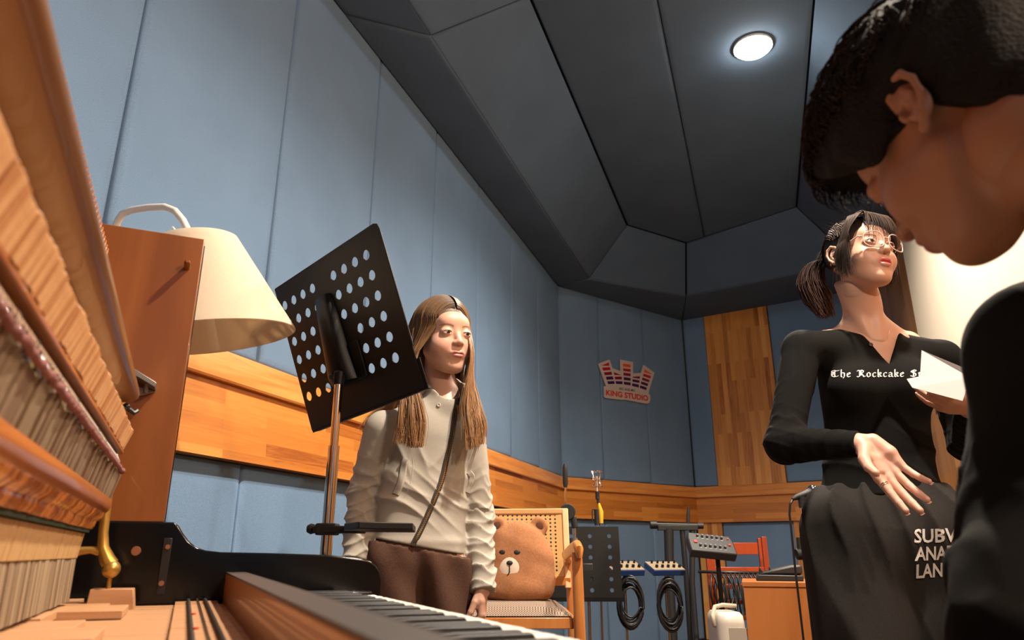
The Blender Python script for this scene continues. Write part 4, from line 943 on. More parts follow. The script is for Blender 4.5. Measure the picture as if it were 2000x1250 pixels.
bars = [('r', [(245, 285), (405, 215), (412, 290), (412, 290)]), ('r', [(258, 330), (428, 318), (445, 382), (285, 396)]), ('d', [(298, 436), (465, 420), (480, 487), (318, 498)]), ('p', [(338, 532), (493, 520), (508, 590), (357, 598)]), ('b', [(370, 635), (522, 625), (537, 690), (390, 695)]),
        ('d', [(512, 430), (685, 495), (528, 490)]), ('d', [(536, 530), (690, 528), (697, 592), (548, 590)]), ('b', [(552, 628), (706, 632), (712, 697), (568, 690)]),
        ('o', [(715, 240), (888, 262), (888, 328), (722, 305)]), ('r', [(722, 345), (888, 362), (888, 428), (728, 402)]), ('d', [(730, 440), (888, 460), (888, 522), (733, 502)]), ('p', [(735, 540), (888, 560), (888, 620), (738, 602)]), ('p', [(738, 640), (888, 660), (888, 722), (742, 702)]),
        ('d', [(935, 530), (1098, 520), (1088, 578), (935, 548)]), ('p', [(932, 585), (1085, 612), (1080, 668), (932, 640)]), ('b', [(922, 675), (1070, 705), (1068, 770), (922, 735)]),
        ('o', [(1200, 365), (1355, 470), (1340, 478), (1188, 430)]), ('r', [(1178, 462), (1340, 515), (1322, 570), (1165, 515)]), ('d', [(1155, 548), (1308, 602), (1295, 655), (1140, 598)]), ('p', [(1128, 635), (1278, 685), (1262, 740), (1115, 688)]), ('p', [(1105, 722), (1248, 770), (1232, 828), (1092, 775)])]
for k, pts in bars: obj('printed_bar', MB().prism(SGP(pts), -.0115, -.0098, 'y'), SM[k], sgn, smooth=0)
def sign_text(txt, p0, p1, h0, m, bold, name):
    """text laid from p0 to p1 (sign pixels, base line), h0 = cap height in sign pixels"""
    a, b = SGP([p0])[0], SGP([p1])[0]; up = SGP([(p0[0]+h0*.02, p0[1]-h0)])[0]; capH = up[1]-a[1]
    vs, fs = text_geo(txt, 1.0, bold, 3, 'LEFT'); x0 = min(v[0] for v in vs); x1 = max(v[0] for v in vs); y1 = max(v[1] for v in vs); wtot = b[0]-a[0]
    mb = MB(); vv = []
    for x, y, _ in vs:
        q = (x-x0)/(x1-x0); vv.append((a[0]+wtot*q, -.0112, a[1]+(b[1]-a[1])*q+capH*y/y1*(1+.05*q)))
    mb.add(vv, fs); return obj(name, mb, m, sgn, smooth=0)
sign_text('KING STUDIO', (345, 935), (1280, 1065), 118, SM['o'] if False else mat('sign_print_scarlet', (.62, .035, .012), .4), .035, 'studio_name_lettering')
sign_text('REC AND MIX', (640, 820), (995, 865), 55, mat('sign_print_grey', (.10, .06, .08), .4), .02, 'small_lettering')
# ------------------------------------------------------------------ white screen on the right wall
e0, e1 = 1.80, 4.3; M4 = Matrix.Translation((C34[0], C34[1], 0)) @ Matrix.Rotation(math.atan2(D4[1], D4[0]), 4, 'Z')
p_ = M4 @ Vector((2.6, -.02, 1.65)); scr = thing('projection_screen', 'large white projection screen on the boarded wall behind the woman', 'screen', p_, math.atan2(D4[1], D4[0]))
obj('screen_sheet', MB().box((e0-2.6, -.012, 0), (e1-2.6, -.006, 1.25)), M_SCREEN, scr); obj('bottom_bar', MB().box((e0-2.6, -.018, -.022), (e1-2.6, .0, .004)), mat('screen_bar', (.7, .66, .6), .4), scr, bevel=.003)
obj('screen_housing', MB().box((e0-2.65, -.05, 1.25), (e1-2.55, .018, 1.33)), M_STANDM, scr, bevel=.006)
# ------------------------------------------------------------------ piano bench under the seated player
def pw(v, u): return (v*ca-u*sa, v*sa+u*ca)
# ------------------------------------------------------------------ people
def axes(f, up=(0, 0, 1), roll=0.0):
    """local axes of a head or body that faces f: x = its left, y = its back, z = up; columns of a 3x3"""
    y = -Vector(f).normalized(); z_ = Vector(up); z_ = (z_-y*z_.dot(y)).normalized(); x = y.cross(z_).normalized()
    if roll: q = Matrix.Rotation(roll, 3, y); x = q @ x; z_ = q @ z_
    return np.array([[x[i], y[i], z_[i]] for i in range(3)], np.float32)
def yawpitch(yaw, pitch, roll=0.0):
    """yaw 0 faces the camera side (-y), positive turns to +x; pitch positive looks up (degrees)"""
    a, b = math.radians(yaw), math.radians(pitch)
    return axes((math.sin(a)*math.cos(b), -math.cos(a)*math.cos(b), math.sin(b)), (0, 0, 1) if abs(pitch) < 80 else (0, 1, 0), math.radians(roll))
def head_field(P, open_=0.0, child=0.0, neck=True, ear=True):
    A = np.abs(P[:, 0]); Q = P.copy(); Q[:, 0] = A
    jw = .004*child
    d = ell(P, (0, .018, .036), (.0725, .090, .082))
    d = smin(d, ell(P, (0, -.022, -.020), (.060+.3*jw, .064, .082)), .030)
    d = smin(d, ell(P, (0, -.046, -.072), (.034, .036, .040)), .030)
    d = smin(d, ell(Q, (.034, -.052-.002*child, -.038), (.028+jw, .029, .030)), .022)           # cheeks
    d = smin(d, cone(Q, (.050, -.004, -.050), (.019, -.054, -.092), .016, .016), .022)  # jaw line
    d = smin(d, ell(P, (0, -.068, -.099), (.018, .015, .014)), .018)                    # chin
    d = smin(d, ell(P, (0, -.066, .034), (.046, .022, .026)), .022)                     # forehead and brow
    d = smax(d, -ell(Q, (.0315, -.1105, .001), (.0205, .022, .0115)), .012)              # eye sockets
    # eyelids: a shell over each eyeball, opened by an almond
    lid = ell(Q, (.0318, -.0752, .0005), (.0170, .0150, .0130))
    d = smin(d, lid, .007)
    op = ell(Q, (.0320, -.0925, -.0010), (.0134, .0145, .0040))
    d = smax(d, -op, .0012)
    # nose
    d = smin(d, cone(P, (0, -.076, .010), (0, -.0965-.004*(1-child), -.026), .0075, .0080), .013)
    d = smin(d, ell(P, (0, -.1020+.002*child, -.0305), (.0096, .0088, .0080)), .008)
    d = smin(d, ell(Q, (.0108, -.0915, -.0330), (.0068, .0090, .0066)), .007)
    d = smax(d, -ell(Q, (.0062, -.0985, -.0395), (.0030, .0048, .0026)), .002)
    # mouth
    d = smin(d, ell(P, (0, -.078, -.062), (.024, .0155, .017)), .012)
    d = smin(d, ell(Q, (.0058, -.0910, -.0580+.001*open_), (.0108, .0066, .0045)), .0035)
    d = smin(d, ell(Q, (.0135, -.0868, -.0605), (.0078, .0050, .0030)), .005)
    d = smin(d, ell(P, (0, -.0902, -.0682-.004*open_), (.0140, .0070, .0058)), .0035)
    d = smax(d, -ell(P, (0, -.0985, -.0628-.0015*open_), (.0200-.003*open_, .0100+.004*open_, .0007+.0038*open_)), .0012)
    d = smax(d, -ell(P, (0, -.0975, -.0500), (.0030, .0050, .0070)), .004)              # philtrum
    if ear:
        e = ell(Q, (.0755, .018, -.004), (.0050, .0150, .0270))
        e = smin(e, chain(Q, [(.0730, .002, .006), (.0775, .006, .020), (.0815, .018, .0275), (.0845, .031, .020), (.0850, .035, .004), (.0820, .030, -.012), (.0780, .018, -.026), (.0740, .008, -.034)], [.0030, .0036, .0038, .0038, .0034, .0032, .0040, .0052], .002), .003)
        e = smin(e, chain(Q, [(.0785, .020, .014), (.0800, .024, .000), (.0780, .017, -.014)], [.0022, .0030, .0026], .002), .003)
        e = smin(e, ell(Q, (.0750, .0025, -.008), (.0050, .0040, .0070)), .003); e = smax(e, -ell(Q, (.0800, .0105, -.006), (.0060, .0060, .0085)), .003)
        d = smin(d, e, .004)
    if neck: d = smin(d, chain(P, [(0, .022, -.055), (0, .031, -.095)], [.046, .046-.004*child]), .018)
    return d
def head_cols(L, skin, lip, brow=None, blush=.25):
    n = len(L); c = np.tile(np.array(skin, float), (n, 1)); A = np.abs(L[:, 0])
    def mixc(m, col):
        m = np.clip(m, 0, 1)[:, None]; c[:] = c*(1-m)+np.array(col)*m
    g = np.exp(-(((A-.040)/.018)**2+((L[:, 1]+.075)/.03)**2+((L[:, 2]+.036)/.018)**2)); mixc(g*blush, (skin[0]*1.0, skin[1]*.62, skin[2]*.58))
    g = np.exp(-((A/.012)**2+((L[:, 1]+.105)/.02)**2+((L[:, 2]+.03)/.010)**2)); mixc(g*blush*.8, (skin[0]*.98, skin[1]*.68, skin[2]*.62))
    up_ = (A < .0200) & (L[:, 1] < -.0835); z_ = L[:, 2]
    hw = .0062*np.clip(1-(A/.0200)**2, 0, 1)**.6
    m = up_ & (z_ < -.0595+hw*.85+.0005) & (z_ > -.0680-hw*.95-.001); mixc(m*1.0, lip)
    m = (A < .0175) & (np.abs(z_+.0634) < .0010) & (L[:, 1] < -.083); mixc(m*.7, (lip[0]*.25, lip[1]*.2, lip[2]*.2))
    # lash line on the upper lid edge
    ex = (A-.032)/.0140; lz = -.0008+.0050*np.sqrt(np.clip(1-ex**2, 0, 1)); m = (np.abs(ex) < 1) & (np.abs(z_-lz) < .0012) & (L[:, 1] < -.078) & (z_ > -.0008); mixc(m*.85, (.035, .02, .015))
    lz = -.0008-.0048*np.sqrt(np.clip(1-ex**2, 0, 1)); m = (np.abs(ex) < 1) & (np.abs(z_-lz) < .0008) & (L[:, 1] < -.078); mixc(m*.35, (.12, .05, .04))
    if brow is not None:
        bx = (A-.014)/.036; bz = .0175+.0065*np.sin(np.clip(bx, 0, 1)*2.1)-.004*np.clip(bx, 0, 1)**2; th = .0032*(1-.6*np.clip(bx, 0, 1))
        m = np.clip(1.2-np.abs(z_-bz)/th, 0, 1)*((bx > 0) & (bx < 1))*(L[:, 1] < -.045); mixc(m*brow[3], brow[:3])
    return c
def hand_chains(M, curl=(.3, .3, .35, .4), spread=(.10, .02, -.07, -.18), s=1.0, thumb=(.35, .2), tcurl=.3):
    """M: 4x4 with x = thumb side, y = towards the fingertips, z = back of the hand"""
    M = Matrix(M); ch = []
    def W(p): q = M @ Vector([c*s for c in p]); return (q.x, q.y, q.z)
    kx = [.029, .0098, -.0098, -.028]; ky = [.088, .092, .087, .079]; kz = [0, .003, .002, -.002]
    L = [(.040, .024, .020), (.044, .028, .021), (.041, .026, .020), (.032, .019, .018)]
    R = [.0092, .0094, .0088, .0078]
    palm = []
    for i in range(4):
        palm.append(([W((kx[i]*.55, .004, -.002)), W((kx[i]*.9, ky[i]*.55, kz[i]-.002)), W((kx[i], ky[i], kz[i]))], [.0125*s, .0128*s, .0102*s]))
    palm.append(([W((.016, .012, -.006)), W((.024, .045, -.010)), W((.022, .075, -.006))], [.013*s, .0145*s, .010*s]))
    palm.append(([W((-.016, .010, -.006)), W((-.024, .05, -.009)), W((-.024, .07, -.005))], [.012*s, .013*s, .009*s]))
    fin = []
    for i in range(4):
        p = Vector((kx[i], ky[i], kz[i])); pts = [W(p)]; a = 0
        for j in range(3):
            a += curl[i]*(1.0, 1.15, .7)[j]; d = Vector((math.sin(spread[i])*math.cos(a), math.cos(spread[i])*math.cos(a), -math.sin(a))); p = p+d*L[i][j]; pts.append(W(p))
        r = R[i]; fin.append((pts, [r*s*1.05, r*s*.95, r*s*.86, r*s*.74]))
    t0 = Vector((.014, .018, -.008)); a, b = thumb; pts = [W(t0)]; d = Vector((math.sin(a+.35), math.cos(a+.35), -b)).normalized(); p = t0+d*.042; pts.append(W(p))
    d2 = Vector((math.sin(a), math.cos(a), -b-tcurl*.4)).normalized(); p = p+d2*.032; pts.append(W(p)); d3 = Vector((math.sin(a-tcurl), math.cos(a-tcurl), -b-tcurl)).normalized(); p = p+d3*.026; pts.append(W(p))
    fin.append((pts, [.0150*s, .0120*s, .0100*s, .0078*s]))
    return palm, fin
def hand_field(P, H):
    palm, fin = H; d = None
    for pts, rs in palm:
        e = chain(P, pts, rs, .004); d = e if d is None else smin(d, e, .009)
    for pts, rs in fin: d = smin(d, chain(P, pts, rs, .002), .0045)
    return d
def nails(H, col_m, parent, nrm, name='fingernail', s=1.0):
    for pts, rs in H[1]:
        a, b = Vector(pts[-2]), Vector(pts[-1]); d = (b-a).normalized(); n = Vector(nrm); n = (n-d*n.dot(d)).normalized(); c = b+d*rs[-1]*.35+n*rs[-1]*.80; x = d.cross(n)
        M = basis(c, x, d, n); mb = MB(); vs = []; 
        for i in range(5):
            for j in range(5):
                u, v = -1+i*.5, -1+j*.5; vs.append(M @ Vector((u*.0050*s, v*.0062*s, -.0016*u*u*s-.0008*v*v*s)))
        mb.add(vs, [(i*5+j, (i+1)*5+j, (i+1)*5+j+1, i*5+j+1) for i in range(4) for j in range(4)]); obj(name, mb, col_m, parent, smooth=180)
M_SKIN = vcol_mat('skin', .46, .42, sss=.18, nscale=420, nstr=.10)
M_EYEW = mat('eye_white', (.72, .68, .64), .12); M_NAIL = mat('nail', (.72, .42, .36), .25)
M_PUPIL = mat('pupil', (.004, .004, .004), .08)
def eyes(parent, c, R, s, iris, look=(0, 0)):
    M = basis(c, *[Vector((R[0][i], R[1][i], R[2][i])) for i in range(3)])
    mi = mat('iris_'+parent.name.replace('.', '_'), iris, .15)
    for sd in (-1, 1):
        e = Vector((sd*.0315, -.0755, 0)); g_ = Vector((look[0], -1, look[1])).normalized()
        e = Vector((sd*.0318, -.0763, 0)); eb = MB().sphere(tuple(M @ (e*s)), .0128*s, 24); o = obj('eyeball', eb, M_EYEW, parent, smooth=180)
        up = Vector((0, 0, 1)); xx = g_.cross(up).normalized(); zz = xx.cross(g_)
        ML = basis(e*s, xx, zz, g_); M2 = M @ ML
        ir = MB().lathe([(0, .01435), (.0032, .01430), (.0070, .01250), (.0070, .0118), (0, .0122)], 24, M=M2 @ Matrix.Scale(s*.914, 4)); obj('iris', ir, mi, o, smooth=60)
        pu = MB().lathe([(0, .0148), (.0030, .0146), (.0031, .0138), (0, .0140)], 20, M=M2 @ Matrix.Scale(s*.914, 4)); obj('pupil', pu, M_PUPIL, o, smooth=60)
def head_net(c, R, s, h=.0014, **kw):
    Rm = np.asarray(R, np.float32); c = np.asarray(c, np.float32)
    def fn(P): return head_field(((P-c)@Rm)/s, **kw)*s
    r = .15*s
    # work in the head's own frame, then turn the result
    def fl(P): return head_field(P/s, **kw)*s
    v, q = net(fl, (-.098*s, -.125*s, -.20*s), (.098*s, .125*s, .125*s), h)
    return v, q, v@Rm.T+c
def catmull(pts, n):
    pts = [Vector(p) for p in pts]; P = [pts[0]*2-pts[1]]+pts+[pts[-1]*2-pts[-2]]; out = []; k = len(pts)-1
    for i in range(n+1):
        t = i/n*k; j = min(int(t), k-1); f = t-j; a, b, c, d = P[j], P[j+1], P[j+2], P[j+3]
        out.append(.5*((2*b)+(c-a)*f+(2*a-5*b+4*c-d)*f*f+(3*b-a-3*c+d)*f**3))
    return out
def strands_mesh(name, paths, rads, cols, m, parent, taper=.35, sides=3):
    V, Fc, C = [], [], []; o = 0
    for pts, r, c in zip(paths, rads, cols):
        P = np.array([tuple(p) for p in pts]); k = len(P); T = np.gradient(P, axis=0); T /= np.linalg.norm(T, axis=1)[:, None]+1e-9
        up = np.array([.3, .9, .2]); N_ = np.cross(T, up); N_ /= np.linalg.norm(N_, axis=1)[:, None]+1e-9; B = np.cross(T, N_)
        rr = r*np.clip(1-(1-taper)*np.linspace(0, 1, k)**3, 0, 1)
        for j in range(sides):
            a = 2*PI*j/sides; V.append(P+(N_*math.cos(a)+B*math.sin(a))*rr[:, None])
        idx = np.arange(k-1)
        for j in range(sides): j2 = (j+1) % sides; Fc.append(np.stack([o+j*k+idx, o+j2*k+idx, o+j2*k+idx+1, o+j*k+idx+1], 1))
        sh = np.linspace(0, 1, k)[:, None]; cc = np.array(c[0])*(1-sh)+np.array(c[1])*sh
        for j in range(sides): C.append(cc)
        o += sides*k
    o_ = net_obj(name, np.concatenate(V), np.concatenate(Fc)[:, ::-1], m, parent, np.concatenate(C)); return o_
M_HAIR = vcol_mat('hair', .48, .35); bsdf(M_HAIR).inputs['Anisotropic'].default_value = .5
def cloth_mat(name, c1, c2, **k): return fabric(name, c1, c2, **k)
def project(bvh, px, py, off=.002):
    r = Vector(ray(px, py)).normalized(); loc, n, i, dist = bvh.ray_cast(Vector((0, 0, CH)), r)
    if loc is None: return None, None
    if n.dot(r) > 0: n = -n
    return loc+n*off, n
def bvh_of(v, q): return BVHTree.FromPolygons([tuple(map(float, p)) for p in v], [tuple(map(int, f)) for f in q])
def ribbon(name, bvh, path, width, m, parent, off=.002, thick=.0015, n=40, sm=3):
    """a strip following the cloth: path in picture points laid on the garment"""
    pts = []
    for i in range(n+1):
        t = i/n*(len(path)-1); j = min(int(t), len(path)-2); f = t-j; px = path[j][0]*(1-f)+path[j+1][0]*f; py = path[j][1]*(1-f)+path[j+1][1]*f
        p, nn = project(bvh, px, py, off)
        if p is not None: pts.append((p, nn))
    # smooth the path so it does not jitter with the mesh
    for _ in range(sm): pts = [pts[0]]+[((pts[i-1][0]+pts[i][0]*2+pts[i+1][0])/4, (pts[i-1][1]+pts[i][1]*2+pts[i+1][1]).normalized()) for i in range(1, len(pts)-1)]+[pts[-1]]
    vs = []; k = len(pts)
    for i in range(k):
        T = (pts[min(i+1, k-1)][0]-pts[max(i-1, 0)][0]).normalized(); nn = pts[i][1]; s_ = T.cross(nn).normalized(); w_ = width/2
        for a, b in ((-w_, -.003), (-w_, 0), (-w_*.7, thick), (w_*.7, thick), (w_, 0), (w_, -.003)): vs.append(pts[i][0]+s_*a+nn*b)
    fs = [(i*6+j, i*6+j+1, (i+1)*6+j+1, (i+1)*6+j) for i in range(k-1) for j in range(5)]+[(0, 1, 2, 3, 4, 5), tuple((k-1)*6+j for j in range(5, -1, -1))]
    return obj(name, MB().add(vs, fs), m, parent, smooth=50)
def econe(P, a, b, ra, rb, R, fy):
    """tapered capsule flattened front to back in the frame R"""
    a = np.asarray(a, np.float32); q = (P-a)@R; q[:, 1] /= fy; bb = (np.asarray(b, np.float32)-a)@R; bb = np.array([bb[0], bb[1]/fy, bb[2]], np.float32)
    return cone(q, (0, 0, 0), bb, ra, rb)*min(1, fy)**.5
def fade(x, a, b): return np.clip((x-a)/(b-a), 0, 1)
def npv(v): return np.array(tuple(v), np.float32)
# ============================================================== the girl
GA = dict(N=at(868, 772, 2.13), SL=at(748, 838, 2.08), SR=at(914, 858, 2.17), EL=at(712, 962, 2.12), WL=at(694, 1092, 2.06), ER=at(934, 1010, 2.20), WR=at(943, 1152, 2.12),
          C=at(838, 868, 2.125), WA=at(824, 975, 2.13), HI=at(814, 1066, 2.13), CR=at(822, 1128, 2.14))
GA = {k: npv(v) for k, v in GA.items()}
GR = yawpitch(16, 0)
gc = at(892, 646, 2.045); gR = yawpitch(33, -5, -3); gs = 1.02
gf = gR@V3(0, -1, 0); gorg = npv(gc)-gf*.080*gs; gorg[2] = gc.z
girl = thing('person', 'girl with long light-brown hair in a grey zip hoodie and brown trousers, standing arms down', 'person', (float(GA['HI'][0]), 2.13, 0))
FL = [np.array([GA['HI'][0]-.075, 2.11, .045]), np.array([GA['HI'][0]+.10, 2.18, .045])]
def girl_legs(P, ex=0.0, sl=1.0):
    d = None
    for i, sx in enumerate((-.062, .072)):
        hip = GA['HI']+GR@V3(sx, 0, -.05); kn = (hip+FL[i])/2+V3(0, -.015, .02); an = FL[i]+V3(0, 0, .035)
        e = chain(P, [hip, kn, an], [.074*sl+ex, .052*sl+ex, .038*sl+ex], .03); d = e if d is None else smin(d, e, .02)
    return d
def feet_field(P, feet, R, s=1.0):
    d = None
    for f in feet:
        f = np.asarray(f, np.float32); fw = R@V3(0, -1, 0)
        e = chain(P, [f+V3(0, 0, .045), f+V3(0, 0, -.005)-fw*.02, f+fw*.10*s+V3(0, 0, -.018), f+fw*.15*s+V3(0, 0, -.024)], [.036, .038, .030, .020], .02)
        d = e if d is None else np.minimum(d, e)
    return smax(d, -(P[:, 2]), .004)
gH = basis(GA['WR'], GR@V3(-.15, -1, .0), (.03, -.10, -1), (1, -.1, 0.05))
X_ = Vector(GR@V3(-.35, -.9, .0)).normalized(); Y_ = Vector((-.02, -.06, -1)); Y_ = (Y_-X_*Y_.dot(X_)).normalized(); Z_ = X_.cross(Y_); 
if Z_.x < 0: Z_ = -Z_
gHR = hand_chains(basis(Vector(GA['WR'])+Vector((0, 0, .012)), X_, Y_, Z_), curl=(.42, .50, .55, .6), spread=(.05, 0, -.04, -.1), s=.84, thumb=(.25, .3), tcurl=.2)
XL = Vector(GR@V3(.35, -.9, .0)).normalized(); YL = (Y_-XL*Y_.dot(XL)).normalized(); ZL = XL.cross(YL)
if ZL.x > 0: ZL = -ZL
gHL = hand_chains(basis(Vector(GA['WL'])+Vector((0, 0, .01)), XL, YL, ZL), curl=(.4, .45, .5, .55), s=.84, thumb=(.25, .3))
def girl_body(P):
    d = econe(P, GA['C'], GA['WA'], .105, .098, GR, .68); d = smin(d, econe(P, GA['WA'], GA['HI'], .098, .115, GR, .70), .03)
    d = smin(d, chain(P, [gorg+gR@(V3(0, .030, -.090)*gs), GA['N']+V3(0, .01, .0), GA['N']-V3(0, 0, .06)], [.0435, .045, .055], .01), .03)
    for S, E, W in (('SL', 'EL', 'WL'), ('SR', 'ER', 'WR')): 
        d = smin(d, cone(P, GA['N']-V3(0, 0, .05), GA[S], .045, .038), .03)
        d = smin(d, chain(P, [GA[S], GA[E], GA[W]], [.038, .030, .020], .015), .02)
    d = smin(d, girl_legs(P), .03); d = smin(d, feet_field(P, FL, GR), .02)
    d = smin(d, hand_field(P, gHR), .006); return smin(d, hand_field(P, gHL), .006)
v, q = net(girl_body, (-.62, 1.88, -.01), (.06, 2.40, float(GA['N'][2])+.10), .0045)
hv, hq, hw_ = head_net(gorg, gR, gs, .0014, child=1.0)
SKG = (.60, .345, .245); col_h = head_cols(hv/gs, SKG, (.60, .24, .21), (.12, .06, .032, .85), .30)
hl_ = hv/gs; 
vv, qq = join_nets([(v, q), (hw_, hq)]); cc = np.concatenate([np.tile(SKG, (len(v), 1)), col_h])
# finer right hand, part of the same body mesh
v2_, q2_ = net(lambda P: smin(hand_field(P, gHR), cone(P, GA['WR']+V3(0, 0, .05), GA['WR']-V3(0, 0, .002), .020, .0195), .008), npv(GA['WR'])-V3(.07, .09, .2), npv(GA['WR'])+V3(.07, .07, .06), .0016)
vv, qq = join_nets([(vv, qq), (v2_, q2_)]); cc = np.concatenate([cc, np.tile((.58, .31, .22), (len(v2_), 1))])
net_obj('body', vv, qq, M_SKIN, girl, cc)
eyes(girl, gorg, gR, gs, (.035, .025, .018), (.10, .02))
nails(gHR, M_NAIL, girl, Z_, s=.8)
# trousers
M_TROU = fabric('brown_trouser_cotton', (.075, .038, .026), (.115, .062, .044), 300, blotch=.15)
wz = float(GA['HI'][2])+.055
def trousers(P):
    d = econe(P, GA['WA']-V3(0, 0, .06), GA['HI'], .118, .128, GR, .78); d = smin(d, girl_legs(P, .020, 1.0), .035)
    L = (P-GA['HI'])@GR; a = np.arctan2(L[:, 0], -L[:, 1]); t = fade(-L[:, 2], -.06, .02)
    d = d-.0045*np.sin(a*9+2*np.sin(L[:, 2]*14))*np.exp(-((L[:, 2]-.01)/.10)**2)-.006*np.sin(L[:, 0]*55+L[:, 2]*22+1.2)*np.exp(-((L[:, 2]+.16)/.16)**2)*t
    d = smax(d, P[:, 2]-wz, .006); d = smax(d, .085-P[:, 2], .006)
    hz = h0.z+(P[:, 0]-h0.x)*hs; return np.where(P[:, 2] > hz-.006, np.maximum(d, hoodie(P, False)+.007), d)
M_SHOE = mat('dark_shoe', (.03, .03, .035), .6)
for f in FL:
    v, q = net(lambda P: feet_field(P, [f], GR, 1.05)-.004, f+V3(-.09, -.24, -.05), f+V3(.12, .12, .07), .005); net_obj('shoe', v, q, M_SHOE, girl)
# hoodie
h0, h1 = at(722, 1050, 2.04), at(905, 1084, 2.08)
hs = (h1.z-h0.z)/(h1.x-h0.x)
def arm_wr(P, A, B, C_, amp, f, seed):
    """gathers that run round the sleeve, stronger towards the cuff"""
    A, B, C_ = (np.asarray(x, np.float32) for x in (A, B, C_)); dAB = B-A; dBC = C_-B
    t1 = ((P-A)@dAB)/(dAB@dAB); t2 = ((P-B)@dBC)/(dBC@dBC); l1 = np.linalg.norm(dAB); l2 = np.linalg.norm(dBC)
    s_ = np.where(t2 > 0, l1+t2*l2, np.clip(t1, 0, 1)*l1); w1 = P[:, 0]*31+P[:, 1]*47
    c1 = 1-np.abs(np.sin(s_*f*.5+1.5*np.sin(w1+seed+s_*14)+seed)); c2 = 1-np.abs(np.sin(s_*f*.31+2.2*np.sin(w1*.6+s_*9)+seed*2))
    return -amp*fade(s_, l1*.25, l1*1.10)*(1.5*c1**1.5+1.5*c2**2-1.0)
def hoodie(P, cut=True):
    d = econe(P, GA['C']+V3(0, 0, .015), GA['WA'], .119, .124, GR, .70); d = smin(d, econe(P, GA['WA'], GA['HI']-V3(0, 0, .02), .124, .143, GR, .74), .03)
    nb = GA['N']+V3(0, .01, -.012)
    d = smin(d, chain(P, [GA['SL']-V3(0, 0, .005), nb-V3(0, 0, .045), GA['SR']-V3(0, 0, .005)], [.046, .056, .046], .03), .035)
    L = (P-GA['WA'])@GR; x, y, z_ = L[:, 0], L[:, 1], L[:, 2]
    fr_ = fade(-y, -.02, .05)
    cr = lambda t: (1-np.abs(np.sin(t)))**1.6
    fold = .0075*cr(z_*44+x*12+2.4*np.sin(x*17+z_*7)+.6)*np.exp(-((z_+.01)/.075)**2)+.0060*cr(z_*25-np.abs(x)*30+1.4*np.sin(x*22+1))*np.exp(-((z_-.115)/.06)**2)+.0050*cr(x*26+z_*30+1.3*np.sin(z_*30))*np.exp(-((z_-.03)/.06)**2)-.004
    d = d-fold*(.5+.5*fr_)*np.exp(-((z_-.02)/.15)**4)
    d = d-.0035*np.exp(-((z_+.118+.35*0)/.012)**2)                                   # ridge above the hem band
    for S, E, W, sd in (('SL', 'EL', 'WL', .3), ('SR', 'ER', 'WR', 2.1)):
        W2 = GA[W]+(GA[W]-GA[E])*.0; e = chain(P, [GA[S], GA[E], W2], [.054, .046, .0375], .02)+arm_wr(P, GA[S], GA[E], W2, .0040, 165, sd)
        d = smin(d, e, .016)
        dW = (GA[W]-GA[E]); dW = dW/np.linalg.norm(dW); tt = (P-GA[W])@dW
        near = np.linalg.norm(P-GA[W], axis=1) < .13
        d = np.where(near, smax(d, tt-.006, .004), d)
    # hood lying behind the neck and the stand-up collar
    nk = npv(GA['N']); e = chain(P, [nk+V3(-.070, .00, .018), nk+V3(-.045, .055, .036), nk+V3(.02, .075, .040), nk+V3(.055, .045, .026), nk+V3(.055, .010, .005)], [.018, .024, .026, .016, .010], .02)
    col = cone(P, nk+V3(.004, -.005, -.03), nk+V3(.008, -.012, .030), .066, .058); col = smax(col, -cone(P, nk+V3(.004, -.012, -.06), nk+V3(.012, -.024, .09), .046, .050), .006)
    col = smax(col, ((P-nk)@V3(0, -.45, 1))-.034, .006)
    d = smin(d, smin(e, col, .014), .018)
    d = smax(d, -cone(P, nk+V3(.012, -.030, -.004), nk+V3(.016, -.05, .10), .040, .055), .008)
    if not cut: return d
    return np.where((np.abs((P-GA['HI'])@GR[:, 0]) < .16) & (P[:, 2] < h0.z+.10) & (np.linalg.norm((P-GA['WL'])[:, :2], axis=1) > .055) & (np.linalg.norm((P-GA['WR'])[:, :2], axis=1) > .055), smax(d, (h0.z+(P[:, 0]-h0.x)*hs)-P[:, 2], .006), d)
M_HOOD = fabric('heather_grey_jersey', (.34, .315, .27), (.46, .425, .365), 700, blotch=.08, bstr=.25)
bmn, bmx = np.array([-.66, 1.86, .55]), np.array([.10, 2.42, float(GA['N'][2])+.11])
hv_, hq_ = net(hoodie, bmn, bmx, .0032); hood = net_obj('hoodie', hv_, hq_, M_HOOD, girl)
v, q = net(trousers, (-.60, 1.90, .05), (.08, 2.40, wz+.03), .004); net_obj('trousers', v, q, M_TROU, girl)
bh = bvh_of(hv_, hq_)
M_ZTAPE = mat('zip_tape_black', (.02, .015, .012), .7); M_ZTEETH = mat('zip_teeth_brass', (.45, .28, .10), .35, metal=.9)
zp_ = [(893, 778), (889, 805), (884, 850), (872, 893), (866, 930), (853, 965), (838, 1000), (820, 1040), (803, 1070)]
zt_o = ribbon('zip', bh, zp_, .0160, M_ZTAPE, hood, .0022, .0012, sm=14)
teeth = MB(); prev = None
zz = []
for i in range(150):
    t = i/149*(len(zp_)-1); j = min(int(t), len(zp_)-2); f = t-j; p, n_ = project(bh, zp_[j][0]*(1-f)+zp_[j+1][0]*f, zp_[j][1]*(1-f)+zp_[j+1][1]*f, .0040)
    if p is not None: zz.append((p, n_))
for _ in range(40): zz = [zz[0]]+[((zz[i-1][0]+zz[i][0]*2+zz[i+1][0])/4, (zz[i-1][1]+zz[i][1]*2+zz[i+1][1]).normalized()) for i in range(1, len(zz)-1)]+[zz[-1]]
for i in range(len(zz)-1):
    p, n_ = zz[i]; T = (zz[i+1][0]-p).normalized(); x_ = T.cross(n_).normalized(); sd = (-1)**i
    teeth.box((-.0023, -.0007, -.0006), (.0023, .0007, .0010), M=basis(p+x_*sd*.0008, x_, T, n_))
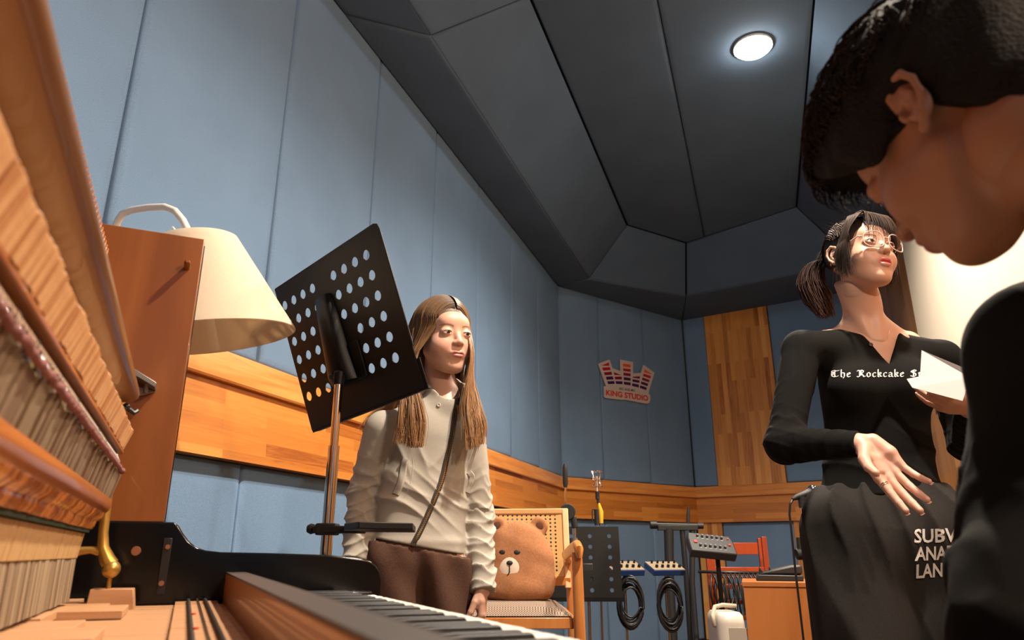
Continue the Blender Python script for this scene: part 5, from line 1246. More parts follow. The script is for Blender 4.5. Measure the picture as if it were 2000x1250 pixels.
teo = obj('zip_teeth', teeth, M_ZTEETH, zt_o, smooth=0); teo['kind'] = 'stuff'
p, n_ = project(bh, 891, 792, .005); obj('zip_pull', MB().tube([p, p+Vector((.004, -.002, -.012)), p+Vector((.005, -.003, -.026))], [.004, .0028, .0034], 8), M_ZTEETH, zt_o)
def seamline(pts, w_=.004, th=.0012, name='seam', n=24): 
    try: return ribbon(name, bh, pts, w_, M_HOOD, hood, .0004, th, n)
    except Exception as ex: print('seam', ex)
seamline([(792, 898), (789, 912), (787, 925), (781, 948), (773, 966)], .022, .0045, 'pocket_welt')
seamline([(806, 897), (807, 912), (804, 935), (797, 957), (790, 972)], .0022, .0002, 'pocket_stitching')
seamline([(915, 922), (922, 930), (919, 945), (912, 962)], .018, .0045, 'pocket_welt')
p, n_ = project(bh, 857, 791, .0008)
if p is not None: obj('snap_button', MB().lathe([(0, .001), (.0028, .001), (.0034, .0022), (.0052, .0022), (.0060, .0010), (.0060, -.001), (0, -.001)], 20, M=basis(p, Vector((0, 0, 1)).cross(n_).normalized(), Vector((0, 0, 1)), n_)), mat('snap_enamel', (.55, .52, .46), .3), hood)
# hair
Mh = basis(gorg, *[Vector((gR[0][i], gR[1][i], gR[2][i])) for i in range(3)])
def cap_field(P, g_=.0045, line=(-.064, .070), low=-.035):
    d = ell(P, (0, .018, .036), (.0725+g_, .090+g_, .082+g_)); n_ = .0016*np.sin(P[:, 1]*160+P[:, 0]*30)
    face = ell(P, (0, -.118, -.020), (.064, .082, .094)); d = smax(d-n_, -face, .008)
    d = smax(d, -(P[:, 2]-low), .012)
    e_ = ell(np.stack([np.abs(P[:, 0]), P[:, 1], P[:, 2]], 1), (.080, .010, -.016), (.016, .020, .026)); return smax(d, -e_, .006)
v, q = net(lambda P: cap_field(P/gs)*gs, (-.11, -.12, -.08), (.11, .13, .14), .0025)
GH0, GH1 = (.115, .066, .034), (.27, .135, .054)
net_obj('hair_cap', v@gR.T+gorg, q, M_HAIR, girl, np.tile((.10, .055, .028), (len(v), 1)))
def part_arc(sd, y0, r=.0095, px_=.0015, phis=(4, 25, 50, 75, 98)):
    k = math.sqrt(max(.02, 1-((y0-.018)/(.090+r))**2)); out = []
    for ph in phis:
        a = math.radians(ph); out.append(Mh @ Vector(((px_+sd*(.0725+r)*k*math.sin(a))*gs, (y0+.012*math.sin(a))*gs, (.036+(.082+r)*k*math.cos(a))*gs)))
    return out
def guides_to(gl, w):
    k = len(gl)-1; t = w*k; j = min(int(t), k-1); f = t-j
    return [gl[j][i].lerp(gl[j+1][i], f) for i in range(len(gl[0]))]
def mk(*ps): return [at(*p) for p in ps]
RH = random.Random(11)
def hair_group(sd, gl, n, yr, r, jit_, c0, c1, clump=.006, ph=(4, 25, 50, 75, 98), seg=22):
    P_, R_, C_ = [], [], []
    for i in range(n):
        w = RH.random(); y0 = yr[0]+(yr[1]-yr[0])*w+RH.uniform(-.004, .004)
        lo = guides_to(gl, w); arc_ = part_arc(sd, y0, .0085+RH.random()*.007, phis=ph)
        ox = Vector((RH.gauss(0, jit_), RH.gauss(0, jit_), RH.gauss(0, jit_*.3))); pts = arc_+[p+ox*((k+1)/len(lo)) for k, p in enumerate(lo)]
        cut = RH.random()
        c = catmull(pts, seg); fr_ = int(w*13)*2.13+RH.uniform(-.35, .35); wv_ = 1.0+.8*math.sin(int(w*13)*5.1)
        for k in range(len(c)): t = k/len(c); c[k] = c[k]+Vector((math.sin(t*11+fr_), math.cos(t*9+fr_), 0))*.0075*wv_*t*t
        if cut < .75: c = c[:int(len(c)*(.78+.22*RH.random()))]
        b = RH.uniform(.65, 1.25); P_.append(c); R_.append(r*RH.uniform(.7, 1.2)); C_.append((tuple(x*b*.8 for x in c0), tuple(x*b*1.15 for x in c1)))
    return P_, R_, C_
L1g = [mk((817, 690, 2.04), (810, 740, 2.01), (822, 790, 1.985), (830, 830, 1.975), (828, 872, 1.97)), mk((808, 690, 2.06), (798, 740, 2.02), (800, 790, 1.985), (803, 830, 1.975), (802, 874, 1.97)), mk((800, 690, 2.08), (788, 740, 2.03), (783, 790, 1.99), (780, 830, 1.98), (776, 862, 1.975))]
L2g = [mk((806, 690, 2.10), (785, 740, 2.10), (755, 785, 2.07), (722, 808, 2.05), (702, 838, 2.05)), mk((812, 700, 2.17), (790, 750, 2.18), (765, 800, 2.18), (750, 830, 2.18), (745, 870, 2.18)), mk((840, 700, 2.21), (830, 750, 2.215), (820, 800, 2.21), (815, 830, 2.21), (812, 880, 2.21))]
R1g = [mk((921, 690, 2.05), (912, 740, 2.04), (903, 790, 2.035), (908, 830, 2.02), (915, 880, 2.01)), mk((923, 690, 2.08), (918, 745, 2.06), (922, 790, 2.045), (930, 830, 2.03), (928, 868, 2.02)), mk((921, 700, 2.14), (925, 745, 2.11), (937, 790, 2.08), (948, 830, 2.06), (946, 866, 2.05))]
R2g = [mk((921, 700, 2.16), (922, 745, 2.16), (930, 790, 2.14), (942, 830, 2.12), (940, 870, 2.10)), mk((905, 700, 2.21), (900, 745, 2.22), (900, 790, 2.21), (905, 830, 2.21), (905, 880, 2.21)), mk((870, 700, 2.22), (865, 745, 2.22), (860, 800, 2.22), (860, 830, 2.22), (860, 880, 2.22))]
P_, R_, C_ = [], [], []
for sd, gl, n, yr in ((-1, L1g, 1150, (-.069, .0)), (-1, L2g, 600, (-.0, .095)), (1, R1g, 1150, (-.069, .0)), (1, R2g, 600, (.0, .095))):
    a, b, c = hair_group(sd, gl, n, yr, .00115, .0045, GH0, GH1); P_ += a; R_ += b; C_ += c
strands_mesh('hair', P_, R_, C_, M_HAIR, girl)
rebase(girl)
for o in [c for c in girl.children]:
    for k in o.children:
        rebase(girl, [k])
        for k2 in k.children: rebase(girl, [k2])
# ============================================================== the woman
WA = {k: npv(v) for k, v in dict(N=at(1692, 640, 1.90), SL=at(1566, 682, 1.87), SR=at(1838, 700, 1.92), EL=at(1532, 868, 1.80), WL=at(1676, 866, 1.66), ER=at(1890, 868, 1.93), WR=at(1893, 800, 1.72),
                                 C=at(1708, 765, 1.90), WA=at(1716, 895, 1.90), HI=at(1722, 1000, 1.90)).items()}
wR = yawpitch(-9, 0); wc = at(1718, 476, 1.76); wHR = yawpitch(13, 6, 6); ws = .955
wf = wHR@V3(0, -1, 0); worg = npv(wc)-wf*.080*ws
woman = thing('person', 'woman in glasses, black buttoned top and wide dark trousers, ponytail, one palm held out', 'person', (float(WA['HI'][0]), 1.9, 0))
WF = [np.array([WA['HI'][0]-.11, 1.88, .045]), np.array([WA['HI'][0]+.12, 1.94, .045])]
def legs(P, HI, R, feet, r=(.085, .060, .042), ex=0.0, dx=(-.085, .085)):
    d = None
    for i, sx in enumerate(dx):
        hip = HI+R@V3(sx, 0, -.04); kn = (hip+feet[i])/2+V3(0, -.02, .02); an = feet[i]+V3(0, 0, .035)
        e = chain(P, [hip, kn, an], [r[0]+ex, r[1]+ex, r[2]+ex], .03); d = e if d is None else smin(d, e, .02)
    return d
# right hand, palm turned up and outwards
W0 = Vector(WA['WL'])+Vector((.012, -.008, .004)); tipm = at(1779, 972, 1.585); Yh = (tipm-W0).normalized()
Zd = Vector((.15, .93, -.30)); Zd = (Zd-Yh*Zd.dot(Yh)).normalized(); Xh = Yh.cross(Zd).normalized()
if Xh.z > 0: Xh = -Xh
wHL = hand_chains(basis(W0, Xh, Yh, Zd), curl=(.06, .10, .14, .20), spread=(.03, -.01, -.06, -.20), s=1.04, thumb=(.38, .42), tcurl=.25)
# left hand under the folded paper
Wp = Vector(WA['WR'])+Vector((-.012, -.03, 0)); Y2 = Vector((-1, -.35, .12)).normalized(); Z2 = Vector((-.1, -.5, -.8)); Z2 = (Z2-Y2*Z2.dot(Y2)).normalized(); X2 = Vector((-.2, -.75, .6)); X2 = Y2.cross(Z2)
if X2.z < 0: X2 = -X2
wHR2 = hand_chains(basis(Wp, X2, Y2, Z2), curl=(.30, .34, .36, .4), spread=(.05, 0, -.03, -.08), s=.92, thumb=(.25, .1), tcurl=.15)
def woman_body(P):
    d = econe(P, WA['C'], WA['WA'], .135, .115, wR, .66); d = smin(d, econe(P, WA['WA'], WA['HI'], .115, .150, wR, .70), .04)
    d = smin(d, cone(P, WA['N']+V3(0, 0, .0), WA['N']-V3(0, 0, .07), .040, .060), .03)
    for S, E, W in (('SL', 'EL', 'WL'), ('SR', 'ER', 'WR')):
        d = smin(d, cone(P, WA['N']-V3(0, 0, .06), WA[S]-V3(0, 0, .01), .052, .042), .04)
        d = smin(d, chain(P, [WA[S], WA[E], WA[W]], [.044, .036, .024], .02), .02)
    d = smin(d, legs(P, WA['HI'], wR, WF), .03); d = smin(d, feet_field(P, WF, wR, 1.05), .02)
    return smin(d, hand_field(P, wHR2), .006)
bmn, bmx = np.array([.55, 1.50, -.01]), np.array([1.38, 2.12, float(WA['N'][2])+.03])
v, q = net(woman_body, bmn, bmx, .0055)
# neckline and chest skin in finer detail, with the hollow of the throat
WN = WA['N']
hv, hq, hw_ = head_net(worg, wHR, ws, .0014, open_=1.0)
SKW = (.54, .31, .22); ch = head_cols(hv/ws, SKW, (.55, .13, .12), (.05, .028, .02, .85), .22)
def neckf(P):
    nb = npv(worg)+wHR@(V3(0, .029, -.088)*ws)
    d = cone(P, nb, WN+V3(0, .004, -.005), .0465, .052)
    d = smin(d, chain(P, [WN+V3(-.115, .012, -.045), WN+V3(0, .0, -.055), WN+V3(.115, .02, -.045)], [.040, .052, .040], .03), .045)
    d = smin(d, econe(P, WN+wR@V3(0, -.0, -.08), WN+wR@V3(0, 0, -.17), .105, .11, wR, .52), .03)
    for s_ in (-1, 1): d = smin(d, cone(P, WN+wR@V3(s_*.012, -.052, -.060), WN+wR@V3(s_*.085, -.028, -.045), .006, .006), .022)   # collar bones
    for s_ in (-1, 1): d = smin(d, cone(P, WN+wR@V3(s_*.010, -.060, -.052), nb+wR@V3(s_*.046, .02, .02), .006, .008), .024)     # neck tendons
    return d
nv, nq = net(neckf, npv(WN)+V3(-.19, -.14, -.22), npv(WN)+V3(.19, .12, .12), .0032)
v2_, q2_ = net(lambda P: smin(hand_field(P, wHL), cone(P, WA['WL'], WA['WL']+(WA['EL']-WA['WL'])*.25, .0235, .027), .012), npv(W0)-V3(.07, .16, .22), npv(W0)+V3(.22, .08, .07), .0016)
vv, qq = join_nets([(v, q), (hw_, hq), (nv, nq), (v2_, q2_)])
palmc = np.tile((.58, .33, .245), (len(v2_), 1))
cc = np.concatenate([np.tile(SKW, (len(v), 1)), ch, np.tile(SKW, (len(nv), 1)), palmc])
net_obj('body', vv, qq, M_SKIN, woman, cc)
eyes(woman, worg, wHR, ws, (.020, .011, .008), (.15, .12))
nails(wHL, M_NAIL, woman, Zd, s=1.0)
# ring on the index finger
f0 = wHL[1][0][0]; a_, b_ = Vector(f0[0]), Vector(f0[1]); dd = (b_-a_).normalized(); rc = a_+dd*.016; rx = dd.orthogonal().normalized(); ry = dd.cross(rx)
obj('ring', MB().tube([rc+(rx*math.cos(i*PI/12)+ry*math.sin(i*PI/12))*.0100 for i in range(25)], .0013, 8, caps=False), mat('ring_gold', (.8, .55, .22), .2, metal=1), woman, smooth=180)
rc = rc+dd*.004; obj('ring', MB().tube([rc+(rx*math.cos(i*PI/12)+ry*math.sin(i*PI/12))*.0098 for i in range(25)], .0009, 8, caps=False), mat('ring_silver', (.75, .75, .75), .2, metal=1), woman, smooth=180)
# trousers: wide, gathered at the waist
M_WTR = fabric('charcoal_fleece', (.020, .018, .017), (.034, .031, .029), 500, blotch=.2, bstr=.2)
wzz = at(1720, 955, 1.8).z+.02
def wtrou(P):
    d = econe(P, WA['WA']-V3(0, 0, .07), WA['HI']-V3(0, 0, .05), .124, .156, wR, .80)
    d = smin(d, legs(P, WA['HI'], wR, WF, (.118, .115, .095)), .05)
    L = (P-WA['HI'])@wR; a = np.arctan2(L[:, 0], -L[:, 1]); cr = 1-np.abs(np.sin(a*6.5+1.3*np.sin(L[:, 2]*9)))
    d = d-.012*cr**1.5*np.exp(-((L[:, 2]-.02)/.16)**2)+.004
    cr2 = 1-np.abs(np.sin(L[:, 0]*17+L[:, 2]*5+.8)); d = d-.012*cr2**1.5*fade(-L[:, 2], .05, .3)
    d = smax(d, P[:, 2]-wzz, .006); return smax(d, .04-P[:, 2], .006)
tv, tq = net(wtrou, np.array([.55, 1.60, .02]), np.array([1.36, 2.18, wzz+.03]), .0045); wtro = net_obj('trousers', tv, tq, M_WTR, woman)
for f in WF:
    v, q = net(lambda P: feet_field(P, [f], wR, 1.12)-.005, f+V3(-.10, -.27, -.05), f+V3(.12, .12, .08), .005); net_obj('shoe', v, q, M_SHOE, woman)
# black top
M_TOP = fabric('black_ribbed_knit', (.0035, .0035, .0033), (.007, .0068, .0062), 600, blotch=.1, bstr=.3)
hemz = at(1720, 966, 1.78).z
def wtop(P):
    d = econe(P, WA['C']+V3(0, 0, .02), WA['WA'], .140, .121, wR, .68); d = smin(d, econe(P, WA['WA'], WA['HI'], .121, .158, wR, .72), .04)
    for s_ in (-1, 1): d = smin(d, ell(P, WA['C']+wR@V3(s_*.070, -.072, -.005), (.066, .055, .062)), .045)
    for S, E, W, sd in (('SL', 'EL', 'WL', .7), ('SR', 'ER', 'WR', 1.9)):
        d = smin(d, cone(P, WN-V3(0, 0, .062), WA[S]-V3(0, 0, .002), .058, .050), .045)
        W2 = WA[W]; e = chain(P, [WA[S], WA[E], W2], [.050, .043, .029], .025)+arm_wr(P, WA[S], WA[E], W2, .0016, 170, sd)
        bend = np.exp(-(np.linalg.norm(P-WA[E], axis=1)/.07)**2); e = e-.004*bend*(1-np.abs(np.sin(P[:, 2]*75+P[:, 0]*40)))**2
        d = smin(d, e, .014)
        dW = (W2-WA[E]); dW = dW/np.linalg.norm(dW); tt = (P-W2)@dW; d = np.where(np.linalg.norm(P-W2, axis=1) < .12, smax(d, tt-.002, .004), d)
    L = (P-WA['WA'])@wR; fo = (1-np.abs(np.sin(L[:, 2]*38+L[:, 0]*9+1.5*np.sin(L[:, 0]*14))))**2; d = d-.004*fo*np.exp(-((L[:, 2]+.03)/.09)**2)
    # neckline: wide round opening plus the unbuttoned placket, shaped as a V
    Ln = (P-WN)@wR
    op = np.maximum(cone(Ln, (0, -.04, .02), (0, -.04, .16), .086, .11), -Ln[:, 2]-.052)
    op = ell(Ln, (0, -.03, .030), (.098, .12, .078))
    vx = np.abs(Ln[:, 0]-.012)*1.0-(.050+(Ln[:, 2]+.035)*.52); vee = np.maximum(vx*.85, np.maximum(-(Ln[:, 2]+.128), Ln[:, 1]-.0))
    d = smax(d, -smin(op, vee, .008), .004)
    arm = np.minimum(np.linalg.norm(P-WA['WL'], axis=1), np.linalg.norm(P-WA['EL'], axis=1)); arm2 = np.minimum(np.linalg.norm(P-WA['WR'], axis=1), np.linalg.norm(P-WA['ER'], axis=1))
    cut = smax(d, hemz-P[:, 2], .006); return np.where((np.abs(L[:, 0]) < .21) & (P[:, 1] > 1.68) & (P[:, 2] < hemz+.09), cut, d)
kv, kq = net(wtop, np.array([.55, 1.50, .75]), np.array([1.38, 2.14, float(WN[2])+.05]), .0034); top = net_obj('top', kv, kq, M_TOP, woman); bt_ = bvh_of(kv, kq)
M_PRINT = mat('white_print', (.62, .60, .56), .7)
# blackletter made with a broad nib: strokes are swept by a slanted edge
GL = {  # strokes in a unit em, x height .55
 'T': (.78, [[(.08, .62), (.12, .78), (.30, .84), (.52, .76), (.74, .84)], [(.46, .80), (.36, .66), (.36, .20), (.44, .04)], [(.14, .62), (.08, .40), (.14, .12), (.34, .02), (.58, .08), (.68, .18)], [(.24, .66), (.22, .30)]]),
 'h': (.52, [[(.12, .92), (.12, .06), (.20, .0)], [(.14, .46), (.28, .56), (.40, .46), (.40, .10), (.30, -.14)]]),
 'e': (.44, [[(.30, .56), (.10, .42), (.10, .12), (.22, .0), (.36, .10)], [(.28, .56), (.36, .42), (.12, .26)]]),
 'R': (.80, [[(.06, .72), (.16, .84), (.28, .76), (.28, .10), (.16, .0), (.06, .08)], [(.28, .78), (.46, .86), (.62, .72), (.56, .54), (.30, .44)], [(.40, .46), (.58, .20), (.66, .02), (.78, .10)], [(.40, .76), (.40, .2)]]),
 'o': (.48, [[(.24, .56), (.10, .42), (.10, .14), (.22, .0), (.38, .12), (.38, .42), (.24, .56)]]),
 'c': (.42, [[(.36, .48), (.26, .56), (.10, .42), (.10, .12), (.22, .0), (.36, .10)]]),
 'k': (.50, [[(.12, .92), (.12, .06), (.20, .0)], [(.14, .34), (.30, .56), (.40, .48), (.34, .36), (.16, .32)], [(.24, .32), (.38, .04), (.46, .08)]]),
 'a': (.50, [[(.12, .46), (.26, .56), (.38, .44), (.38, .08), (.48, .0)], [(.36, .32), (.14, .26), (.10, .10), (.20, .0), (.36, .12)]]),
 'S': (.66, [[(.58, .74), (.40, .86), (.16, .72), (.22, .54), (.50, .40), (.56, .18), (.36, .0), (.08, .12)], [(.34, .80), (.34, .08)], [(.10, .60), (.5, .62)]]),
 'p': (.52, [[(.06, .44), (.14, .54), (.14, -.26)], [(.14, .44), (.28, .56), (.40, .46), (.40, .12), (.28, .0), (.14, .10)]]),
 'y': (.50, [[(.08, .52), (.14, .46), (.14, .10), (.24, .0), (.38, .10)], [(.40, .56), (.40, .0), (.24, -.24)]]),
 ' ': (.40, [])}
def nib_text(txt):
    x = 0; polys = []; nw, nh = .052, .030
    for ch_ in txt:
        adv, st_ = GL[ch_]
        for s_ in st_:
            for (x0, y0), (x1, y1) in zip(s_[:-1], s_[1:]):
                n_ = max(1, int(math.hypot(x1-x0, y1-y0)/.14))
                for k in range(n_):
                    ax, ay = x0+(x1-x0)*k/n_, y0+(y1-y0)*k/n_; bx, by = x0+(x1-x0)*(k+1)/n_, y0+(y1-y0)*(k+1)/n_
                    pts = [(ax-nw, ay-nh), (ax+nw, ay+nh), (bx-nw, by-nh), (bx+nw, by+nh)]+[(ax-.02, ay+.02), (bx+.02, by-.02), (ax+.02, ay-.02), (bx-.02, by+.02)]
                    pts = sorted(set(pts)); lo = []; hi = []
                    for p in pts:
                        while len(lo) > 1 and (lo[-1][0]-lo[-2][0])*(p[1]-lo[-2][1])-(lo[-1][1]-lo[-2][1])*(p[0]-lo[-2][0]) <= 0: lo.pop()
                        lo.append(p)
                    for p in reversed(pts):
                        while len(hi) > 1 and (hi[-1][0]-hi[-2][0])*(p[1]-hi[-2][1])-(hi[-1][1]-hi[-2][1])*(p[0]-hi[-2][0]) <= 0: hi.pop()
                        hi.append(p)
                    polys.append([(x+a, b) for a, b in lo[:-1]+hi[:-1]])
        x += adv+.035
    return polys, x
def lay(bvh, f, polys, off=.0012):
    mb = MB()
    for po in polys:
        vs = []
        for x, y in po:
            px, py = f(x, y); p, n_ = project(bvh, px, py, off)
            if p is None: vs = None; break
            vs.append(p)
        if vs: mb.add(vs, [tuple(range(len(vs)))])
    return mb
pl_, wt = nib_text('The Rockcake Sp'); K_ = 181/wt
obj('chest_lettering', lay(bt_, lambda x, y: (1623+x*K_, 737-x*K_*.006-y*15.5), pl_), M_PRINT, top, smooth=0)
def text_polys(txt, bold, res=2):
    vs, fs = text_geo(txt, 1.0, bold, res, 'LEFT'); return [[(vs[i][0], vs[i][1]) for i in f] for f in fs], max(v[0] for v in vs)
bw = bvh_of(tv, tq)
for txt, x0, x1, y0, h_ in (('SUBVER', 1783, 1905, 1060, 33), ('ANATO', 1787, 1888, 1094, 33), ('LAND', 1787, 1862, 1128, 34)):
    pp, wd_ = text_polys(txt, .022); obj('trouser_lettering', lay(bw, lambda x, y: (x0+x/wd_*(x1-x0), y0-y/.72*h_*.80-(x/wd_)*4), pp, .004), M_PRINT, wtro, smooth=0)
# placket, buttons, necklace
def onv(p): return p
for k, (px, py) in enumerate(((1688, 648), (1700, 674), (1738, 695))):
    p, n_ = project(bt_, px, py, .001)
    if p is not None and p.y < 1.92: obj('button', MB().lathe([(0, .0015), (.0045, .0015), (.0055, .0025), (.0062, .001), (.0062, -.001), (0, -.001)], 16, M=basis(p, Vector((0, 0, 1)).cross(n_).normalized(), n_.cross(Vector((0, 0, 1)).cross(n_)).normalized(), n_)), mat('black_button', (.015, .014, .013), .25), top)
bn = bvh_of(nv, nq); neck_pts = []
for px, py in ((1742, 618), (1740, 632), (1737, 645), (1733, 660), (1729, 674), (1727, 684)):
    p, n_ = project(bn, px, py, .0012)
    if p is not None: neck_pts.append(p)
neck_l = []
for px, py in ((1655, 622), (1668, 640), (1685, 656), (1702, 670), (1716, 680), (1726, 685)):
    p, n_ = project(bn, px, py, .0012)
    if p is not None: neck_l.append(p)
M_SIL = mat('necklace_silver', (.75, .72, .68), .2, metal=1)
if len(neck_pts) > 2:
    nk_ = obj('necklace', MB().tube(neck_pts, .0007, 6), M_SIL, woman, smooth=180)
    p = neck_pts[-1]; obj('pendant', MB().tube([p+Vector((-.007, -.002, .001)), p+Vector((-.004, -.003, -.004)), p+Vector((.001, -.003, -.005)), p+Vector((.007, -.003, -.002))], [.0022, .003, .003, .0022], 10), M_SIL, nk_, smooth=180)
# glasses
Mw = basis(worg, *[Vector((wHR[0][i], wHR[1][i], wHR[2][i])) for i in range(3)])
gl = MB(); lens = MB(); M_FR = mat('clear_pink_frame', (.55, .40, .34), .12, spec=.8); M_LENS = mat('lens_glass', (.95, .95, 1.0), .02, spec=.9); bsdf(M_LENS).inputs['Transmission Weight'].default_value = 1.0; bsdf(M_LENS).inputs['IOR'].default_value = 1.04
fm = MB()
for s_ in (-1, 1):
    ring_ = []
    for i in range(33):
        a = 2*PI*i/32; c, n_ = math.cos(a), math.sin(a); rx_, rz_ = .0270, .0245; x = s_*.0345+s_*rx_*np.sign(c)*abs(c)**.85; z_ = -.0055+rz_*np.sign(n_)*abs(n_)**.85+(.002 if n_ > 0 else 0)
        y_ = -.1065+.9*(abs(x)-.01)**2*6; ring_.append(Mw @ (Vector((x, y_, z_))*ws))
    fm.tube(ring_, .0013, 8, caps=False)
    cen = Mw @ (Vector((s_*.0345, -.1035, -.0055))*ws); lo_ = lens; base_ = [cen]+ring_[:-1]
    lens.add(base_+[p+Vector((0, .0012, 0)) for p in base_], [(0, 1+(j+1) % 32, 1+j) for j in range(32)]+[(33, 34+j, 34+(j+1) % 32) for j in range(32)])
    tmp = [Vector((s_*.0610, -.0900, .006)), Vector((s_*.0700, -.084, .008)), Vector((s_*.0775, -.04, .004)), Vector((s_*.0800, .005, .004)), Vector((s_*.0790, .028, -.010)), Vector((s_*.0770, .034, -.026))]
    fm.tube([Mw @ (p*ws) for p in tmp], [.0022, .0020, .0013, .0013, .0018, .0018], 8)
fm.tube([Mw @ (Vector(p)*ws) for p in ((-.0085, -.1060, .001), (-.004, -.1075, .0045), (.004, -.1075, .0045), (.0085, -.1060, .001))], .0013, 8)
obj('glasses', fm, M_FR, woman, smooth=180); obj('glasses_lens', lens, M_LENS, woman, smooth=180)
# teeth
tm = MB(); 
for k in range(-4, 5): tm.add([Mw @ (Vector((k*.0036+dx_, -.0865+.9*(abs(k)*.0036)**2*9, z_))*ws) for dx_, z_ in ((-.0017, -.0648), (.0017, -.0648), (.0017, -.0595), (-.0017, -.0595))], [(0, 1, 2, 3)])
o = obj('teeth', tm, mat('teeth', (.75, .70, .62), .3), woman, smooth=0); m_ = o.modifiers.new('t', 'SOLIDIFY'); m_.thickness = .0012
# hair
def wcap(P):
    d = ell(P, (0, .020, .037), (.0725+.006, .090+.007, .082+.008))
    face = ell(P, (0, -.125, -.030), (.066, .078, .098)); d = smax(d+.0010*np.sin(P[:, 0]*240)*np.sin(P[:, 1]*120), -face, .006)
    d = smax(d, -(P[:, 2]+.030-.25*(P[:, 1]-.0)), .012); e_ = ell(np.stack([np.abs(P[:, 0]), P[:, 1], P[:, 2]], 1), (.080, .012, -.014), (.016, .022, .030)); return smax(d, -e_, .006)
v, q = net(lambda P: wcap(P/ws)*ws, (-.11, -.12, -.09), (.11, .14, .14), .0025)
net_obj('hair_cap', v@wHR.T+worg, q, M_HAIR, woman, np.tile((.020, .012, .009), (len(v), 1)))
tie = at(1607, 512, 1.92); P_, R_, C_ = [], [], []; HC0, HC1 = (.022, .013, .010), (.045, .026, .019)
def wl(x, y, z_): return Mw @ (Vector((x, y, z_))*ws)
def on_skull(th, ph, g_):   # th: 0 front .. pi back over the top, ph: side angle
    return wl((.0725+g_)*math.sin(ph), .020-(.090+g_)*math.cos(th)*math.cos(ph), .037+(.082+g_)*math.sin(th)*math.cos(ph))
for i in range(1150):
    ph = RH.uniform(-1.45, 1.45); th0 = RH.uniform(.55, 1.3) if abs(ph) < 1.0 else RH.uniform(.2, 1.3); g_ = .007+RH.random()*.006
    pts = [on_skull(th0, ph, g_), on_skull(th0+.45, ph*.96, g_), on_skull(th0+1.0, ph*.85, g_)]
    if th0 < 1.5: pts.append(on_skull(min(th0+1.5, 2.7), ph*.62, g_*.95))
    pts.append(tie+Vector((RH.gauss(0, .008), RH.gauss(0, .008), RH.gauss(0, .008))))
    b = RH.uniform(.6, 1.5); P_.append(catmull(pts, 14)); R_.append(.0012*RH.uniform(.7, 1.2)); C_.append((tuple(x*b for x in HC1), tuple(x*b for x in HC0)))
for i in range(520):
    a = RH.random()*6.3; r_ = RH.random()**.5; l_ = int(RH.random()*7)*.9
    e = [tie+Vector((math.cos(a)*.010*r_, math.sin(a)*.010*r_, .004)), at(1590, 520, 1.945)+Vector((math.cos(a)*.028*r_, math.sin(a)*.03*r_, 0)), at(1583, 552, 1.955)+Vector((math.cos(a)*.036*r_+.006*math.sin(l_), math.sin(a)*.034*r_, 0)), at(1598, 585, 1.955)+Vector((math.cos(a)*.034*r_+.010*math.sin(l_+1), math.sin(a)*.03*r_, .01*math.sin(l_))), at(1612, 613, 1.95)+Vector((math.cos(a)*.020*r_+.012*math.sin(l_+2), math.sin(a)*.02*r_, RH.uniform(-.015, .02)))]
    b = RH.uniform(.6, 1.8); P_.append(catmull(e, 16)); R_.append(.0012); C_.append((tuple(x*b for x in HC0), (.055*b, .026*b, .020*b)))
for i in range(700):   # soft locks from the temple in front of the ear down to the jaw
    t = RH.random(); j = RH.gauss(0, .0065); sd = -1 if i % 3 else 1; u_ = RH.random()
    pts = [wl(sd*(.004+.030*t), -.046+.03*t, .1255-.010*t), wl(sd*(.044+.020*t), -.078+.034*t, .096), wl(sd*(.0775)+j*.3, -.056+.034*t+j, .040), wl(sd*(.0800+j*.3), -.046+.036*t+j, .0), wl(sd*(.0785+j*.4), -.036+.030*t+j*1.5, -.035), wl(sd*(.074+j*.6), -.028+.024*t+j*2.5, -.048-.050*u_)]
    if RH.random() < .45: pts = pts[:-1]
    b = RH.uniform(.6, 1.6); P_.append(catmull(pts, 16)); R_.append(.0006); C_.append((tuple(x*b for x in HC1), tuple(x*b for x in HC0)))
for i in range(150):   # thin fringe falling over the forehead
    x0 = RH.uniform(-.040, .052); j = RH.gauss(0, .004); ln = RH.uniform(.35, 1.0)
    pts = [wl(x0*.5-.004, -.030, .1275), wl(x0*.85, -.074, .108), wl(x0+j, -.099+abs(x0)*.25, .076), wl(x0*1.12+j, -.106+abs(x0)*.35, .046), wl(x0*1.22+j*2, -.104+abs(x0)*.38, .046-.030*ln)]
    b = RH.uniform(.7, 1.7); P_.append(catmull(pts, 14)); R_.append(.00055); C_.append((tuple(x*b for x in HC1), tuple(x*b for x in HC0)))
for i in range(60):    # flyaways
    ph = RH.uniform(-1.3, 1.3); th0 = RH.uniform(.6, 2.4); p0 = on_skull(th0, ph, .008); d_ = (p0-worg_v).normalized() if False else (p0-Vector(worg)).normalized()
    sw = Vector((RH.uniform(-1, .3), RH.uniform(-.3, .6), RH.uniform(-.3, .5)))*.02; P_.append(catmull([p0, p0+d_*.008+sw*.5, p0+d_*.012+sw], 8)); R_.append(.0003); C_.append((HC1, HC1))
M_HAIRW = vcol_mat('dark_brown_hair', .58, .22)
strands_mesh('hair', P_, R_, C_, M_HAIRW, woman)
obj('hair_tie', MB().tube([tie+(Vector((0, 1, .3)).normalized()*math.cos(i*PI/8)+Vector((.3, -.1, .95)).normalized()*math.sin(i*PI/8))*.015 for i in range(17)], .004, 8, caps=False), M_RUB, woman, smooth=180)
rebase(woman)
for o in list(woman.children):
    for k in o.children: rebase(woman, [k])
    for k in o.children:
        for k2 in k.children: rebase(woman, [k2])
